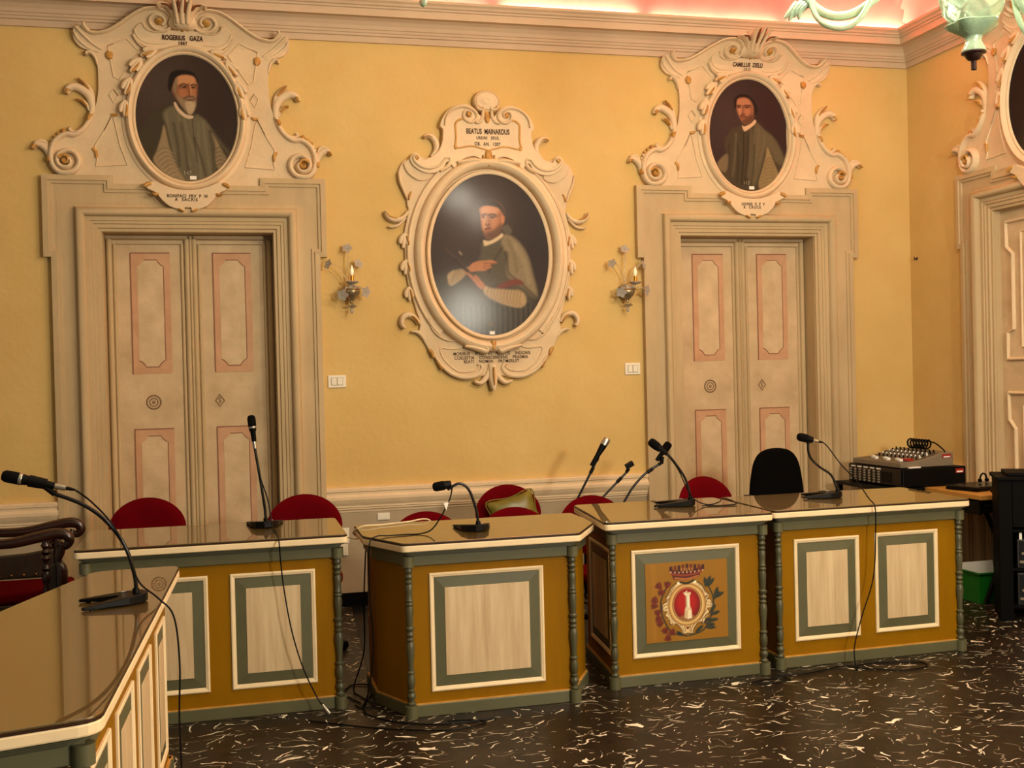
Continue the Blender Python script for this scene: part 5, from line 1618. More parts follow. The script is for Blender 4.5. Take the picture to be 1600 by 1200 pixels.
y2 = -2.355
desk_mic('bowed gooseneck microphone pointing left on the podium', (1.118, y2), math.radians(-95), [(1.132, y2, 0.825), (1.127, y2, 0.89), (1.100, y2, 0.98), (1.074, y2, 1.018), (1.045, y2, 1.030), (1.018, y2, 1.022), (0.998, y2, 1.006)], (0.916, y2, 1.018), (1.005, y2, 1.030), 0.80,
         [(1.008, y2 - 0.01, 1.01), (0.995, y2 - 0.02, 0.965), (0.972, y2 - 0.03, 0.925), (0.94, y2 - 0.03, 0.87), (0.90, y2 - 0.02, 0.82), (0.85, y2 - 0.01, 0.804), (0.78, y2 - 0.01, 0.804), (0.70, y2 - 0.02, 0.805), (0.640, y2 - 0.03, 0.806), (0.604, y2 - 0.05, 0.77), (0.600, y2 - 0.04, 0.55), (0.612, y2 - 0.04, 0.30), (0.585, y2 - 0.02, 0.08), (0.56, y2 + 0.02, 0.004)], ring=False, plug=False, tagpos=(0.972, y2 - 0.035, 0.928), head_r=0.0225)
y3 = -2.03
desk_mic('gooseneck microphone leaning left on the crest desk', (2.342, y3), math.radians(-24), [(2.362, y3, 0.84), (2.360, y3, 0.885), (2.335, y3, 0.97), (2.270, y3, 1.065), (2.236, y3, 1.10)], (2.140, y3, 1.175), (2.236, y3, 1.100), 0.82,
         [(2.236, y3 - 0.01, 1.095), (2.29, y3 - 0.015, 1.02), (2.335, y3 - 0.02, 0.92), (2.375, y3 - 0.03, 0.855), (2.44, y3 - 0.05, 0.826), (2.52, y3 - 0.02, 0.832), (2.58, y3 + 0.06, 0.842), (2.60, y3 - 0.02, 0.834), (2.585, y3 - 0.09, 0.826), (2.52, y3 - 0.10, 0.8245), (2.40, y3 - 0.07, 0.8245)], ring=False, plug=False, clip=False, head_r=0.0235)
y4 = -2.03
desk_mic('S-bent gooseneck microphone on the rightmost desk', (3.215, y4), math.radians(-24), [(3.240, y4, 0.84), (3.232, y4, 0.88), (3.200, y4, 0.945), (3.135, y4, 0.99), (3.085, y4, 1.035), (3.066, y4, 1.08), (3.065, y4, 1.122)], (3.003, y4, 1.165), (3.092, y4, 1.142), 0.82,
         [(3.15, y4 - 0.004, 1.128), (3.175, y4 - 0.02, 1.10), (3.215, y4 - 0.08, 1.01), (3.235, y4 - 0.2, 0.93), (3.226, y4 - 0.33, 0.85), (3.222, -2.424, 0.812), (3.224, -2.424, 0.70), (3.205, -2.425, 0.45), (3.130, -2.43, 0.25), (3.078, -2.44, 0.10), (3.07, -2.46, 0.006)], ring=False, head_r=0.0235)

def boom_stand(label, foot, top, clip_at, mic=None, extra=None):
    t = thing('microphone_stand', label, 'microphone stand', (foot[0], foot[1], 0), 0, 'floor microphone stands')
    lc = lambda p: (p[0] - foot[0], p[1] - foot[1], p[2])
    for k in range(3):
        a = 2 * PI * k / 3 + 0.5
        lg = obj('leg', MB().tube([(0, 0, 0.09), (0.20 * math.cos(a), 0.20 * math.sin(a), 0.012)], 0.008, 8), BLACK_S, t, smooth_=True)
        obj('rubber_foot', MB().ball((0.20 * math.cos(a), 0.20 * math.sin(a), 0.012), 0.011, n=8), BLACK, lg, smooth_='all')
    obj('pole', MB().tube([(0, 0, 0.06), (0, 0, top[2])], 0.009, 10), BLACK_S, t, smooth_=True)
    obj('boom_joint', MB().ball((0, 0, top[2]), 0.022, n=10), BLACK, t, smooth_='all')
    p = [lc(q) for q in ([(foot[0], foot[1], top[2])] + (extra or []) + [clip_at])]
    bm_ = obj('boom', MB().tube(smooth(p, 5) if len(p) > 2 else p, 0.0075, 10), BLACK_S, t, smooth_=True)
    e = Vector(p[-1])
    d = (e - Vector(p[-2])).normalized()
    obj('boom_sleeve', MB().tube([tuple(e - d * 0.09), tuple(e - d * 0.045)], [0.0115, 0.0115], 10), BLACK, bm_, smooth_=True)
    return t, lc, e, d
# stand behind the crest desk holding a handheld microphone upwards
ft = (2.09, -0.70)
t, lc, e, d = boom_stand('boom stand with a silver-headed microphone, leftmost of the three in front of the chair rail', ft, (2.09, -0.70, 0.62), (2.285, -0.70, 0.965))
obj('mic_clip', MB().tube([tuple(e), tuple(e + Vector((0.012, 0, 0.04)))], [0.012, 0.014], 10), BLACK, t, smooth_=True)
mic_parts(t, lc((2.366, -0.70, 1.112)), lc((2.250, -0.70, 0.935)), False, False, 0.016, 0.025, SILVER)
ft = (2.17, -0.70)
ft = (2.22, -0.62)
t, lc, e, d = boom_stand('boom stand with an empty clip, between the two stands that hold microphones', ft, (2.22, -0.62, 0.60), (2.515, -0.62, 0.872))
b = MB().tube([tuple(e), tuple(e + Vector((0.018, 0, 0.028)))], [0.011, 0.014], 10)
b.obox(e + Vector((0.024, 0, 0.05)), (0.055, 0.032, 0.034), Matrix.Rotation(-0.5, 3, 'Y'))
obj('mic_clip', b, BLACK, t, 0.004)
ft = (2.34, -0.95)
t, lc, e, d = boom_stand('curved boom stand with a black microphone, right behind the crest desk microphone', ft, (2.34, -0.95, 0.66), (2.612, -0.95, 0.945), extra=[(2.43, -0.95, 0.80), (2.52, -0.95, 0.89)])
obj('mic_clip', MB().tube([tuple(e), tuple(e + Vector((0.022, 0, 0.012))), tuple(e + Vector((0.024, 0, 0.05)))], [0.010, 0.013, 0.016], 10), BLACK, t, smooth_=True)
mic_parts(t, lc((2.692, -0.95, 1.082)), lc((2.602, -0.95, 0.972)), False, False, 0.015, 0.026)

# ================================================================== chairs
def red_chair(label, x, y, rz, top=0.90, proto=[]):
    lab = label
    s = top - 0.90
    t = thing('upholstered_chair', lab, 'chair', (x, y, 0), rz, 'red oval-backed chairs')
    # oval back, gently dished
    b = MB()
    nu, m = 8, 36
    W_, H_ = 0.214, 0.178
    cz = top - H_
    def shell(off, sgn):
        vs = []
        for j in range(nu + 1):
            q = j / nu
            for i in range(m):
                a = 2 * PI * i / m
                xx, zz = W_ * q * math.cos(a), H_ * q * math.sin(a)
                yy = 0.20 - 0.55 * xx * xx * 1.2 + sgn * 0.032 * math.sqrt(max(0, 1 - q ** 4)) + 0.10 * zz
                vs.append((xx, yy, cz + zz))
        return vs
    v1, v2 = shell(0, -1), shell(0, 1)
    o = len(v1)
    b.v = v1 + v2
    for j in range(nu):
        for i in range(m):
            k = (i + 1) % m
            b.f.append((j * m + i, j * m + k, (j + 1) * m + k, (j + 1) * m + i))
            b.f.append((o + j * m + k, o + j * m + i, o + (j + 1) * m + i, o + (j + 1) * m + k))
    for i in range(m):
        k = (i + 1) % m
        b.f.append((nu * m + i, nu * m + k, o + nu * m + k, o + nu * m + i))
    obj('backrest', b, RED, t, smooth_='all')
    sp = [(0.20 * math.copysign(abs(math.cos(a)) ** 0.75, math.cos(a)), -0.03 + 0.21 * math.copysign(abs(math.sin(a)) ** 0.75, math.sin(a))) for a in [2 * PI * i / 28 for i in range(28)]]
    obj('seat', MB().zprism(sp, 0.425 + s, 0.49 + s), RED, t, 0.025, seg=3)
    obj('back_bracket', MB().tube([(0, 0.10, 0.42 + s), (0, 0.25, 0.43 + s), (0, 0.262, 0.52 + s), (0, 0.235, cz - 0.02)], 0.016, 8), BLACK, t, smooth_=True)
    obj('gas_column', MB().lathe([(0.026, 0.09), (0.026, 0.25), (0.016, 0.252), (0.016, 0.43 + s)], 14), BLACK_S, t, smooth_=True)
    for k in range(5):
        a = 2 * PI * k / 5 + 0.3
        f = obj('foot_arm', MB().tube([(0.02 * math.cos(a), 0.02 * math.sin(a), 0.105), (0.20 * math.cos(a), 0.20 * math.sin(a), 0.07)], [0.020, 0.014], 8), BLACK, t, smooth_=True)
        Mx = Matrix.Translation((0.205 * math.cos(a), 0.205 * math.sin(a), 0.028)) @ Matrix.Rotation(a, 4, 'Z') @ Matrix.Rotation(PI / 2, 4, 'X')
        obj('caster', MB().lathe([(0.022, -0.02), (0.028, -0.016), (0.028, 0.016), (0.022, 0.02)], 14, Mx), BLACK, f, smooth_=True)
    return t
red_chair('red oval-backed chair behind the left desk, near its left end', -0.473, -1.02, 0.05, 0.881)
red_chair('red oval-backed chair behind the left desk, near its right end', 0.385, -1.24, -0.05, 0.879)
red_chair('red chair barely showing over the left part of the podium top', 1.055, -1.56, 0.06, 0.781)
red_chair('red chair holding the green cushion, against the chair rail', 1.683, -0.88, -0.02, 0.838)
red_chair('red chair behind the podium, in front of the one with the green cushion', 1.545, -1.54, -0.10, 0.776)
red_chair('red chair showing in the gap between the podium and the crest desk', 2.115, -1.28, 0.0, 0.789)
red_chair('red oval-backed chair behind the crest desk, left of the black office chair', 2.880, -1.33, 0.25, 0.877)

t = thing('cushion', 'olive green satin cushion leaning in a red chair by the chair rail', 'cushion', (1.712, -0.795, 0.650), 0.0)
b = MB()
nn = 14
vs, fs = [], []
for side in (-1, 1):
    for j in range(nn + 1):
        for i in range(nn + 1):
            u, v = -1 + 2 * i / nn, -1 + 2 * j / nn
            k = (1 - abs(u) ** 2.6) * (1 - abs(v) ** 2.6)
            pin = 1 - 0.10 * (1 - abs(v) ** 2) * abs(u) ** 2
            vs.append((u * 0.155 * pin, side * 0.045 * max(0, k) ** 0.55, v * 0.135 * (1 - 0.10 * (1 - u * u) * v * v) + 0.008 * math.sin(7 * u + 3 * v) * k))
for s_ in range(2):
    o = s_ * (nn + 1) ** 2
    for j in range(nn):
        for i in range(nn):
            a = o + j * (nn + 1) + i
            fs.append((a, a + 1, a + nn + 2, a + nn + 1))
b.add(vs, fs)
Mx = Matrix.Rotation(math.radians(-16), 4, 'X') @ Matrix.Rotation(math.radians(-14), 4, 'Y')
obj('pillow', MB().merge(b, Mx), CUSHION, t, smooth_='all')
b = MB()
loop = [(-0.155, -0.135), (0.155, -0.135), (0.155, 0.135), (-0.155, 0.135), (-0.155, -0.135)]
b.tube([tuple(Mx @ Vector((x, 0, z))) for x, z in smooth([(-0.155, -0.135), (0.0, -0.122), (0.155, -0.135), (0.14, 0.0), (0.155, 0.135), (0.0, 0.122), (-0.155, 0.135), (-0.14, 0.0), (-0.155, -0.135)], 4)], 0.004, 6)
obj('piping', b, CUSHION, t, smooth_=True)

def office_chair():
    t = thing('office_chair', 'black high-backed office chair with armrests, behind the rightmost desk', 'chair', (3.41, -1.20, 0), 0.0)
    out = smooth([(-0.185, 0.52), (-0.190, 0.68), (-0.178, 0.82), (-0.150, 0.94), (-0.095, 1.003), (0.0, 1.022), (0.095, 1.003), (0.150, 0.94), (0.178, 0.82), (0.190, 0.68), (0.185, 0.52), (0.0, 0.50)], 4, True)
    obj('backrest', MB().prism(out, 0.245, 0.185), BLACKFAB, t, 0.024, seg=3)
    sp = [(0.24 * math.copysign(abs(math.cos(a)) ** 0.6, math.cos(a)), -0.04 + 0.23 * math.copysign(abs(math.sin(a)) ** 0.6, math.sin(a))) for a in [2 * PI * i / 28 for i in range(28)]]
    obj('seat', MB().zprism(sp, 0.43, 0.51), BLACKFAB, t, 0.028, seg=3)
    obj('back_bracket', MB().tube([(0, 0.12, 0.43), (0, 0.27, 0.44), (0, 0.275, 0.62)], 0.02, 8), BLACK, t, smooth_=True)
    for sg in (-1, 1):
        ar = obj('armrest', MB().obox((sg * 0.262, -0.02, 0.728), (0.055, 0.27, 0.03), Matrix.Identity(3)), BLACK, t, 0.012)
        obj('arm_post', MB().tube([(sg * 0.20, 0.02, 0.44), (sg * 0.268, 0.02, 0.46), (sg * 0.268, 0.0, 0.715)], 0.016, 8), BLACK, ar, smooth_=True)
    obj('gas_column', MB().lathe([(0.026, 0.09), (0.026, 0.25), (0.016, 0.252), (0.016, 0.44)], 14), BLACK_S, t, smooth_=True)
    for k in range(5):
        a = 2 * PI * k / 5 + 0.3
        f = obj('foot_arm', MB().tube([(0.02 * math.cos(a), 0.02 * math.sin(a), 0.105), (0.27 * math.cos(a), 0.27 * math.sin(a), 0.07)], [0.022, 0.015], 8), BLACK, t, smooth_=True)
        Mx = Matrix.Translation((0.275 * math.cos(a), 0.275 * math.sin(a), 0.028)) @ Matrix.Rotation(a, 4, 'Z') @ Matrix.Rotation(PI / 2, 4, 'X')
        obj('caster', MB().lathe([(0.022, -0.02), (0.028, -0.016), (0.028, 0.016), (0.022, 0.02)], 14, Mx), BLACK, f, smooth_=True)
office_chair()

def carved_chair():
    t = thing('carved_armchair', 'antique carved wooden armchair with dark leather and a red seat, at the left edge', 'chair', (-1.16, -1.28, 0), 0)
    X = lambda x: x + 1.16
    for y in (-0.225, 0.225):
        p = smooth([(X(-1.50), y, 0.77), (X(-1.35), y, 0.765), (X(-1.20), y, 0.752), (X(-1.08), y, 0.755), (X(-0.97), y, 0.775), (X(-0.88), y, 0.79), (X(-0.83), y, 0.780), (X(-0.815), y, 0.750), (X(-0.835), y, 0.725), (X(-0.862), y, 0.732), (X(-0.858), y, 0.752)], 5)
        a = obj('arm_rail', MB().tube(p, [0.022, 0.024, 0.026, 0.028, 0.026, 0.022, 0.016], 10) if False else MB().tube(p, resample([0.020, 0.024, 0.027, 0.029, 0.028, 0.024, 0.018, 0.012], len(p)), 10), WOOD, t, smooth_=True)
        g = MB()
        for dz in (0.0,):
            g.tube([(q[0], q[1] - 0.020, q[2] + 0.016) for q in p[:int(len(p) * 0.62)]], 0.006, 6)
            g.tube([(q[0], q[1] + 0.020, q[2] + 0.016) for q in p[:int(len(p) * 0.62)]], 0.006, 6)
        obj('arm_bead', g, WOOD, a, smooth_=True)
        xs = X(-0.93) if y < 0 else X(-0.98)
        sp = [(0.018, 0.49), (0.020, 0.51), (0.013, 0.53), (0.022, 0.552), (0.024, 0.575), (0.014, 0.60), (0.024, 0.617), (0.014, 0.632), (0.012, 0.65), (0.024, 0.668), (0.013, 0.684), (0.024, 0.70), (0.014, 0.715), (0.024, 0.732), (0.018, 0.745), (0.02, 0.76)]
        obj('spindle', MB().lathe(sp, 14, Matrix.Translation((xs, y, 0))), WOOD, t, smooth_=True)
        if y < 0:
            ps = smooth([(X(-0.862), y, 0.06), (X(-0.862), y, 0.40), (X(-0.858), y, 0.60), (X(-0.875), y, 0.645), (X(-0.86), y, 0.69), (X(-0.85), y, 0.735)], 4)
            obj('arm_post', MB().tube(ps, resample([0.028, 0.030, 0.030, 0.016, 0.020, 0.022], len(ps)), 10), WOOD, t, smooth_=True)
        else:
            ps = [(X(-0.94), y, 0.0), (X(-0.94), y, 0.74)]
            obj('arm_post', MB().tube(ps, 0.024, 10), WOOD, t, smooth_=True)
        obj('leg', MB().lathe([(0.03, 0.0), (0.034, 0.03), (0.022, 0.06), (0.030, 0.20), (0.022, 0.34), (0.034, 0.38), (0.034, 0.46)], 12, Matrix.Translation((X(-1.46), y, 0))), WOOD, t, smooth_=True)
    lp = obj('side_panel', MB().prism([(X(-1.45), 0.50), (X(-0.955), 0.50), (X(-0.955), 0.655), (X(-1.10), 0.635), (X(-1.45), 0.62)], 0.240, 0.205), LEATHER, t, 0.010)
    b = MB()
    for i in range(8):
        b.ball((X(-1.42 + i * 0.062), 0.202, 0.522), 0.006, n=8)
    obj('brass_stud', b, BRASS, lp, smooth_='all')
    obj('side_panel', MB().prism([(X(-0.925), 0.49), (X(-0.872), 0.49), (X(-0.872), 0.648), (X(-0.925), 0.62)], -0.215, -0.235), LEATHER, t, 0.006)
    obj('seat', MB().box(X(-1.47), X(-0.85), -0.215, 0.20, 0.44, 0.50), RED, t, 0.02, seg=3)
    obj('seat_rail', MB().box(X(-1.48), X(-0.84), -0.225, 0.225, 0.37, 0.44), WOOD, t, 0.008)
    bk = obj('backrest', MB().box(X(-1.53), X(-1.485), -0.22, 0.22, 0.44, 1.22), LEATHER, t, 0.012)
    obj('back_rail', MB().tube(smooth([(X(-1.51), -0.25, 0.42), (X(-1.51), -0.25, 1.15), (X(-1.51), -0.12, 1.26), (X(-1.51), 0.0, 1.31), (X(-1.51), 0.12, 1.26), (X(-1.51), 0.25, 1.15), (X(-1.51), 0.25, 0.42)], 5), 0.028, 8), WOOD, bk, smooth_=True)
carved_chair()

# ================================================================== wall sconces
def flower(b, c, r, nrm, petals=5):
    q = Vector(nrm).normalized().to_track_quat('Z', 'Y').to_matrix()
    c = Vector(c)
    for k in range(petals):
        a = 2 * PI * k / petals
        d = q @ Vector((math.cos(a), math.sin(a), 0))
        s_ = q @ Vector((-math.sin(a), math.cos(a), 0))
        n = q @ Vector((0, 0, 1))
        m = 6
        vs, fs = [], []
        for i in range(m + 1):
            u = i / m
            w = r * 0.42 * math.sin(PI * (0.08 + 0.86 * u)) ** 0.8
            p = c + d * (r * u) + n * (r * (0.35 * u - 0.25 * u * u) + 0.0)
            vs += [p - s_ * w + n * 0.002, p + n * 0.0045 - n * r * 0.12 * math.sin(PI * u), p + s_ * w + n * 0.002, p - n * 0.002]
        for i in range(m):
            o = i * 4
            for j in range(4):
                fs.append((o + j, o + (j + 1) % 4, o + 4 + (j + 1) % 4, o + 4 + j))
        fs += [(0, 3, 2, 1), (m * 4, m * 4 + 1, m * 4 + 2, m * 4 + 3)]
        b.add(vs, fs)
    b.ball(c, r * 0.2, n=8)
def sconce(label, loc, stems, candle, low):
    t = thing('wall_sconce', label, 'wall lamp', loc, 0, 'glass flower sconces')
    obj('wall_plate', MB().lathe([(0.05, 0.0), (0.052, 0.012), (0.03, 0.03), (0.02, 0.05)], 18, Matrix.Rotation(PI / 2, 4, 'X')), SCONCEMETAL, t, smooth_=True)
    bowl = [(0.006, -0.085), (0.012, -0.078), (0.010, -0.068), (0.022, -0.055), (0.046, -0.030), (0.056, -0.008), (0.052, 0.004), (0.060, 0.010), (0.058, 0.016), (0.03, 0.018), (0.012, 0.022)]
    obj('bowl', MB().lathe(bowl, 20, Matrix.Translation((0, -0.075, 0)), lambda a, i: 1 + 0.07 * math.cos(9 * a)), SCONCEMETAL, t, smooth_=True)
    cx = candle
    obj('candle_arm', MB().tube(smooth([(0, -0.075, 0.015), (cx * 0.6, -0.10, 0.028), (cx, -0.105, 0.045)], 4), 0.008, 8), CLEAR, t, smooth_=True)
    obj('drip_pan', MB().lathe([(0.010, 0.040), (0.030, 0.046), (0.042, 0.058), (0.038, 0.062), (0.026, 0.054), (0.010, 0.050)], 18, Matrix.Translation((cx, -0.105, 0)), lambda a, i: 1 + 0.08 * math.cos(8 * a)), CLEAR, t, smooth_=True)
    cn = obj('candle', MB().lathe([(0.0125, 0.055), (0.0125, 0.098), (0.010, 0.100)], 14, Matrix.Translation((cx, -0.105, 0))), BRASS, t, smooth_=True)
    obj('flame_bulb', MB().lathe([(0.005, 0.100), (0.010, 0.112), (0.0125, 0.125), (0.010, 0.142), (0.005, 0.158), (0.001, 0.170)], 12, Matrix.Translation((cx, -0.105, 0))), BULB_OFF, cn, smooth_=True)
    for x, y, z in stems:
        p = smooth([(x * 0.12, -0.07, 0.015), (x * 0.25, -0.07 + (y + 0.07) * 0.3, z * 0.55), (x * 0.62, y, z * 0.96), (x * 0.9, y, z)] if abs(x) > 0.03 else [(0.0, -0.06, 0.015), (x * 0.5 - 0.01, -0.06, z * 0.4), (x, y, z * 0.8), (x, y, z)], 6)
        s_ = obj('stem', MB().tube(p, 0.0042, 8), AMBERGLASS, t, smooth_=True)
        b = MB()
        flower(b, p[-1], 0.036, (x * 0.8, -0.10, 0.05))
        obj('flower', b, CLEAR, s_, smooth_=True)
    for x, z in low:
        b = MB()
        c = (x * 0.75, -0.12, z)
        b2 = MB()
        s_ = obj('stem', MB().tube(smooth([(x * 0.2, -0.10, 0.01), (x * 0.6, -0.13, 0.022), (x * 0.85, -0.13, z + 0.012)], 4), 0.0042, 8), AMBERGLASS, t, smooth_=True)
        flower(b, (x, -0.125, z), 0.040, (x, -0.16, -0.03))
        obj('flower', b, CLEAR, s_, smooth_=True)
    b = MB()
    flower(b, (0, -0.085, -0.100), 0.034, (0, -0.1, -0.25), 5)
    b.ball((0, -0.078, -0.135), 0.012, 1, 1, 1.5, 10)
    obj('pendant_flower', b, CLEAR, t, smooth_=True)
    b = MB()
    for k in range(6):
        a = 2 * PI * k / 6 + 0.3
        flower(b, (0.045 * math.cos(a), -0.075 + 0.045 * math.sin(a) * 0.8, 0.012), 0.026, (math.cos(a), math.sin(a), 0.5), 4)
    obj('leaf_collar', b, CLEAR, t, smooth_=True)
    return t
sconce('glass flower wall sconce between the leftmost door and the large oval portrait', (0.80, 0, 2.122), [(-0.018, -0.05, 0.285), (-0.165, -0.09, 0.175), (0.058, -0.05, 0.182)], 0.004, [(-0.062, -0.03), (0.088, -0.012)])
sconce('glass flower wall sconce between the large oval portrait and the door with the office chair', (2.752, 0, 2.112), [(-0.004, -0.05, 0.295), (-0.125, -0.09, 0.190), (0.130, -0.09, 0.180)], 0.052, [(-0.062, -0.015), (0.125, -0.002)])

# ================================================================== wall plates
def wall_plate(name, label, cat, x, z, w, h, kind, group=None):
    t = thing(name, label, cat, (x, 0, z), 0, group)
    y = -0.008 if z < 0.64 else 0.0
    obj('plate', MB().box(-w, w, y - 0.010, y, -h, h), WHITE, t, 0.003)
    if kind == 'rockers':
        obj('insert', MB().box(-w * 0.66, w * 0.66, y - 0.0115, y - 0.009, -h * 0.62, h * 0.62), mat('grey_insert', srgb(150, 136, 112), 0.4) if 'grey_insert' not in bpy.data.materials else bpy.data.materials['grey_insert'], t)
        for k in (-1, 1):
            obj('rocker', MB().box(k * w * 0.33 - w * 0.29, k * w * 0.33 + w * 0.29, y - 0.0155, y - 0.011, -h * 0.56, h * 0.56), WHITE, t, 0.002)
    elif kind == 'socket':
        obj('insert', MB().box(-w * 0.5, w * 0.5, y - 0.0115, y - 0.009, -h * 0.72, h * 0.72), WHITE, t)
        s_ = MB()
        for dx, dz in ((0, h * 0.45), (0, -h * 0.05), (0, -h * 0.35)):
            s_.box(dx - 0.006, dx + 0.006, y - 0.0122, y - 0.0115, dz - 0.006, dz + 0.006)
        obj('socket_hole', s_, BLACK, t)
    elif kind == 'blank':
        obj('cover_rib', MB().box(-w * 0.7, w * 0.7, y - 0.012, y - 0.009, -h * 0.7, h * 0.7), WHITE, t, 0.002)
    return t
wall_plate('light_switch', 'white double light switch on the yellow wall beside the leftmost door', 'switch', 0.696, 1.519, 0.060, 0.042, 'rockers', 'double light switches')
wall_plate('light_switch', 'white double light switch on the yellow wall beside the door with the office chair', 'switch', 2.804, 1.556, 0.058, 0.042, 'rockers', 'double light switches')
wall_plate('wall_socket', 'white wall socket low on the dado in the gap beside the podium', 'socket', 0.690, 0.385, 0.050, 0.040, 'socket')
wall_plate('junction_box', 'white junction box above the wall socket in the gap beside the podium', 'junction box', 0.700, 0.480, 0.050, 0.052, 'blank')
wall_plate('cable_box', 'small pale box under the chair rail, above the podium', 'junction box', 0.985, 0.596, 0.042, 0.024, 'blank')
t = thing('wall_hook', 'tiny metal hook alone on the right wall near the corner', 'hook', (XR, -0.086, 2.341), 0)
obj('shank', MB().tube(smooth([(0.0, 0, 0.0), (-0.02, 0, 0.0), (-0.032, -0.010, 0.012), (-0.036, -0.02, 0.0), (-0.03, -0.012, -0.012)], 4), 0.004, 8), CAPMETAL, t, smooth_=True)
obj('rose', MB().lathe([(0.012, 0.0), (0.010, 0.004)], 10, Matrix.Rotation(-PI / 2, 4, 'Y')), CAPMETAL, t)

# ================================================================== loose cables
def cable(label, pts, r=0.0035, m=None, group='black cables on the floor', name='audio_cable'):
    o = obj(name, MB().tube(smooth(pts, 6), r, 8), m or BLACK, None, smooth_=True)
    return tag(o, label, 'cable', group)
cable('black cable looped on the floor in the gap beside the podium', [(0.56, -2.28, 0.005), (0.50, -2.10, 0.005), (0.545, -1.96, 0.005), (0.63, -1.98, 0.006), (0.66, -2.08, 0.005), (0.60, -2.22, 0.005), (0.56, -2.42, 0.006), (0.62, -2.55, 0.005), (0.74, -2.66, 0.005), (0.90, -2.72, 0.005), (1.12, -2.70, 0.005)])
cable('black cable running along the floor in front of the left desk towards the podium', [(0.30, -2.47, 0.005), (0.42, -2.56, 0.005), (0.56, -2.66, 0.005), (0.70, -2.74, 0.006), (0.88, -2.80, 0.005), (1.05, -2.76, 0.005), (1.02, -2.70, 0.005), (0.90, -2.68, 0.006)])
cable('black cable hanging down the left side of the podium to the floor', [(0.630, -2.02, 0.686), (0.612, -2.05, 0.45), (0.605, -2.06, 0.2), (0.55, -2.06, 0.02), (0.57, -2.16, 0.005), (0.62, -2.34, 0.008), (0.56, -2.36, 0.005), (0.53, -2.30, 0.005)])
cable('black cable loop on the floor under the rightmost desk microphone', [(2.62, -2.48, 0.005), (2.76, -2.50, 0.005), (2.92, -2.46, 0.005), (3.02, -2.44, 0.006), (3.10, -2.52, 0.005), (3.26, -2.60, 0.005), (3.40, -2.58, 0.005), (3.42, -2.50, 0.005), (3.30, -2.45, 0.005), (3.14, -2.44, 0.005), (3.06, -2.47, 0.006), (3.04, -2.53, 0.005)])
cable('small black cable loop on the floor between the crest desk and the rightmost desk', [(2.44, -2.56, 0.005), (2.54, -2.53, 0.005), (2.62, -2.53, 0.005), (2.64, -2.57, 0.005), (2.54, -2.60, 0.005), (2.45, -2.58, 0.005)])
cable('white cable rising from the wall box and lying across the back of the podium top', [(0.670, -0.035, 0.475), (0.672, -0.30, 0.52), (0.675, -1.0, 0.60), (0.62, -1.80, 0.72), (0.575, -1.98, 0.775), (0.62, -2.02, 0.808), (0.72, -1.99, 0.806), (0.85, -1.94, 0.806), (0.98, -1.885, 0.800), (1.02, -1.80, 0.66)], 0.004, WHITECABLE, None, 'power_cable')

# ================================================================== audio corner
t = thing('equipment_table', 'table with a light wooden top carrying the laptop, by the right wall', 'table', (4.83, -1.0, 0), 0)
obj('wooden_top', MB().zprism([(-0.25, -0.46), (0.235, -0.46), (0.235, 0.66), (-0.25, 0.66)], 0.670, 0.700), PLYWOOD, t, 0.003)
tr = obj('pullout_tray', MB().box(-0.24, 0.22, -0.44, 0.30, 0.585, 0.603), BLACK, t)
obj('tray_lip', MB().box(-0.25, -0.235, -0.44, 0.30, 0.575, 0.66), BLACK, tr)
obj('apron_rail', MB().box(-0.22, 0.22, -0.42, 0.62, 0.645, 0.670), BLACK, t)
for x0, x1, y in ((-0.20, 0.10, 0.28), (0.10, -0.20, 0.30), (-0.20, 0.10, -0.40), (0.10, -0.20, -0.42)):
    obj('leg', MB().tube([(x0, y, 0.645), (x1, y, 0.012)], 0.016, 8), BLACK, t, smooth_=True)
for x in (-0.17, -0.05, 0.08):
    pass
o = obj('paper_sheets', MB().obox((4.76, -1.16, 0.607), (0.34, 0.22, 0.006), Matrix.Rotation(0.25, 3, 'Z')), PAPER, None)
tag(o, 'white paper sheets on the tray under the wooden table top', 'paper')

t = thing('side_stand', 'black stand under the power amplifier, by the right wall', 'stand', (4.40, -0.58, 0), 0)
obj('stand_top', MB().box(-0.12, 0.155, -0.33, 0.36, 0.680, 0.702), BLACK, t)
for x in (-0.10, 0.13):
    for y in (-0.30, 0.33):
        obj('leg', MB().box(x - 0.015, x + 0.015, y - 0.015, y + 0.015, 0.0, 0.68), BLACK, t)

AZ = 0.702
t = thing('power_amplifier', 'black powered amplifier box with rows of knobs, under the grey mixer', 'amplifier', (4.630, -0.575, AZ), math.radians(3))
obj('cabinet', MB().box(-0.255, 0.255, -0.315, 0.315, 0.004, 0.130), BLACK, t, 0.006)
fp = obj('front_panel', MB().box(-0.262, -0.254, -0.30, 0.30, 0.010, 0.124), BLACK_S, t, 0.002)
for r in range(5):
    b = MB()
    for c in range(7):
        b.lathe([(0.008, 0.0), (0.007, 0.012), (0.005, 0.013)], 8, Matrix.Translation((-0.262, 0.27 - c * 0.055, 0.022 + r * 0.018)) @ Matrix.Rotation(-PI / 2, 4, 'Y'))
    obj('knob_row', b, GREY, fp)
b = MB()
for c in range(5):
    b.box(-0.2635, -0.262, 0.22 - c * 0.075, 0.27 - c * 0.075, 0.110, 0.120)
obj('white_label', b, PAPER, fp)
obj('dark_display', MB().box(-0.265, -0.262, -0.20, -0.09, 0.03, 0.10), BLACK, fp)
bd = obj('red_badge', MB().box(0.17, 0.235, -0.3165, -0.3145, 0.085, 0.115), REDPLASTIC, t)
obj('badge_mark', MB().box(0.178, 0.227, -0.3175, -0.3165, 0.089, 0.099), PAPER, bd)

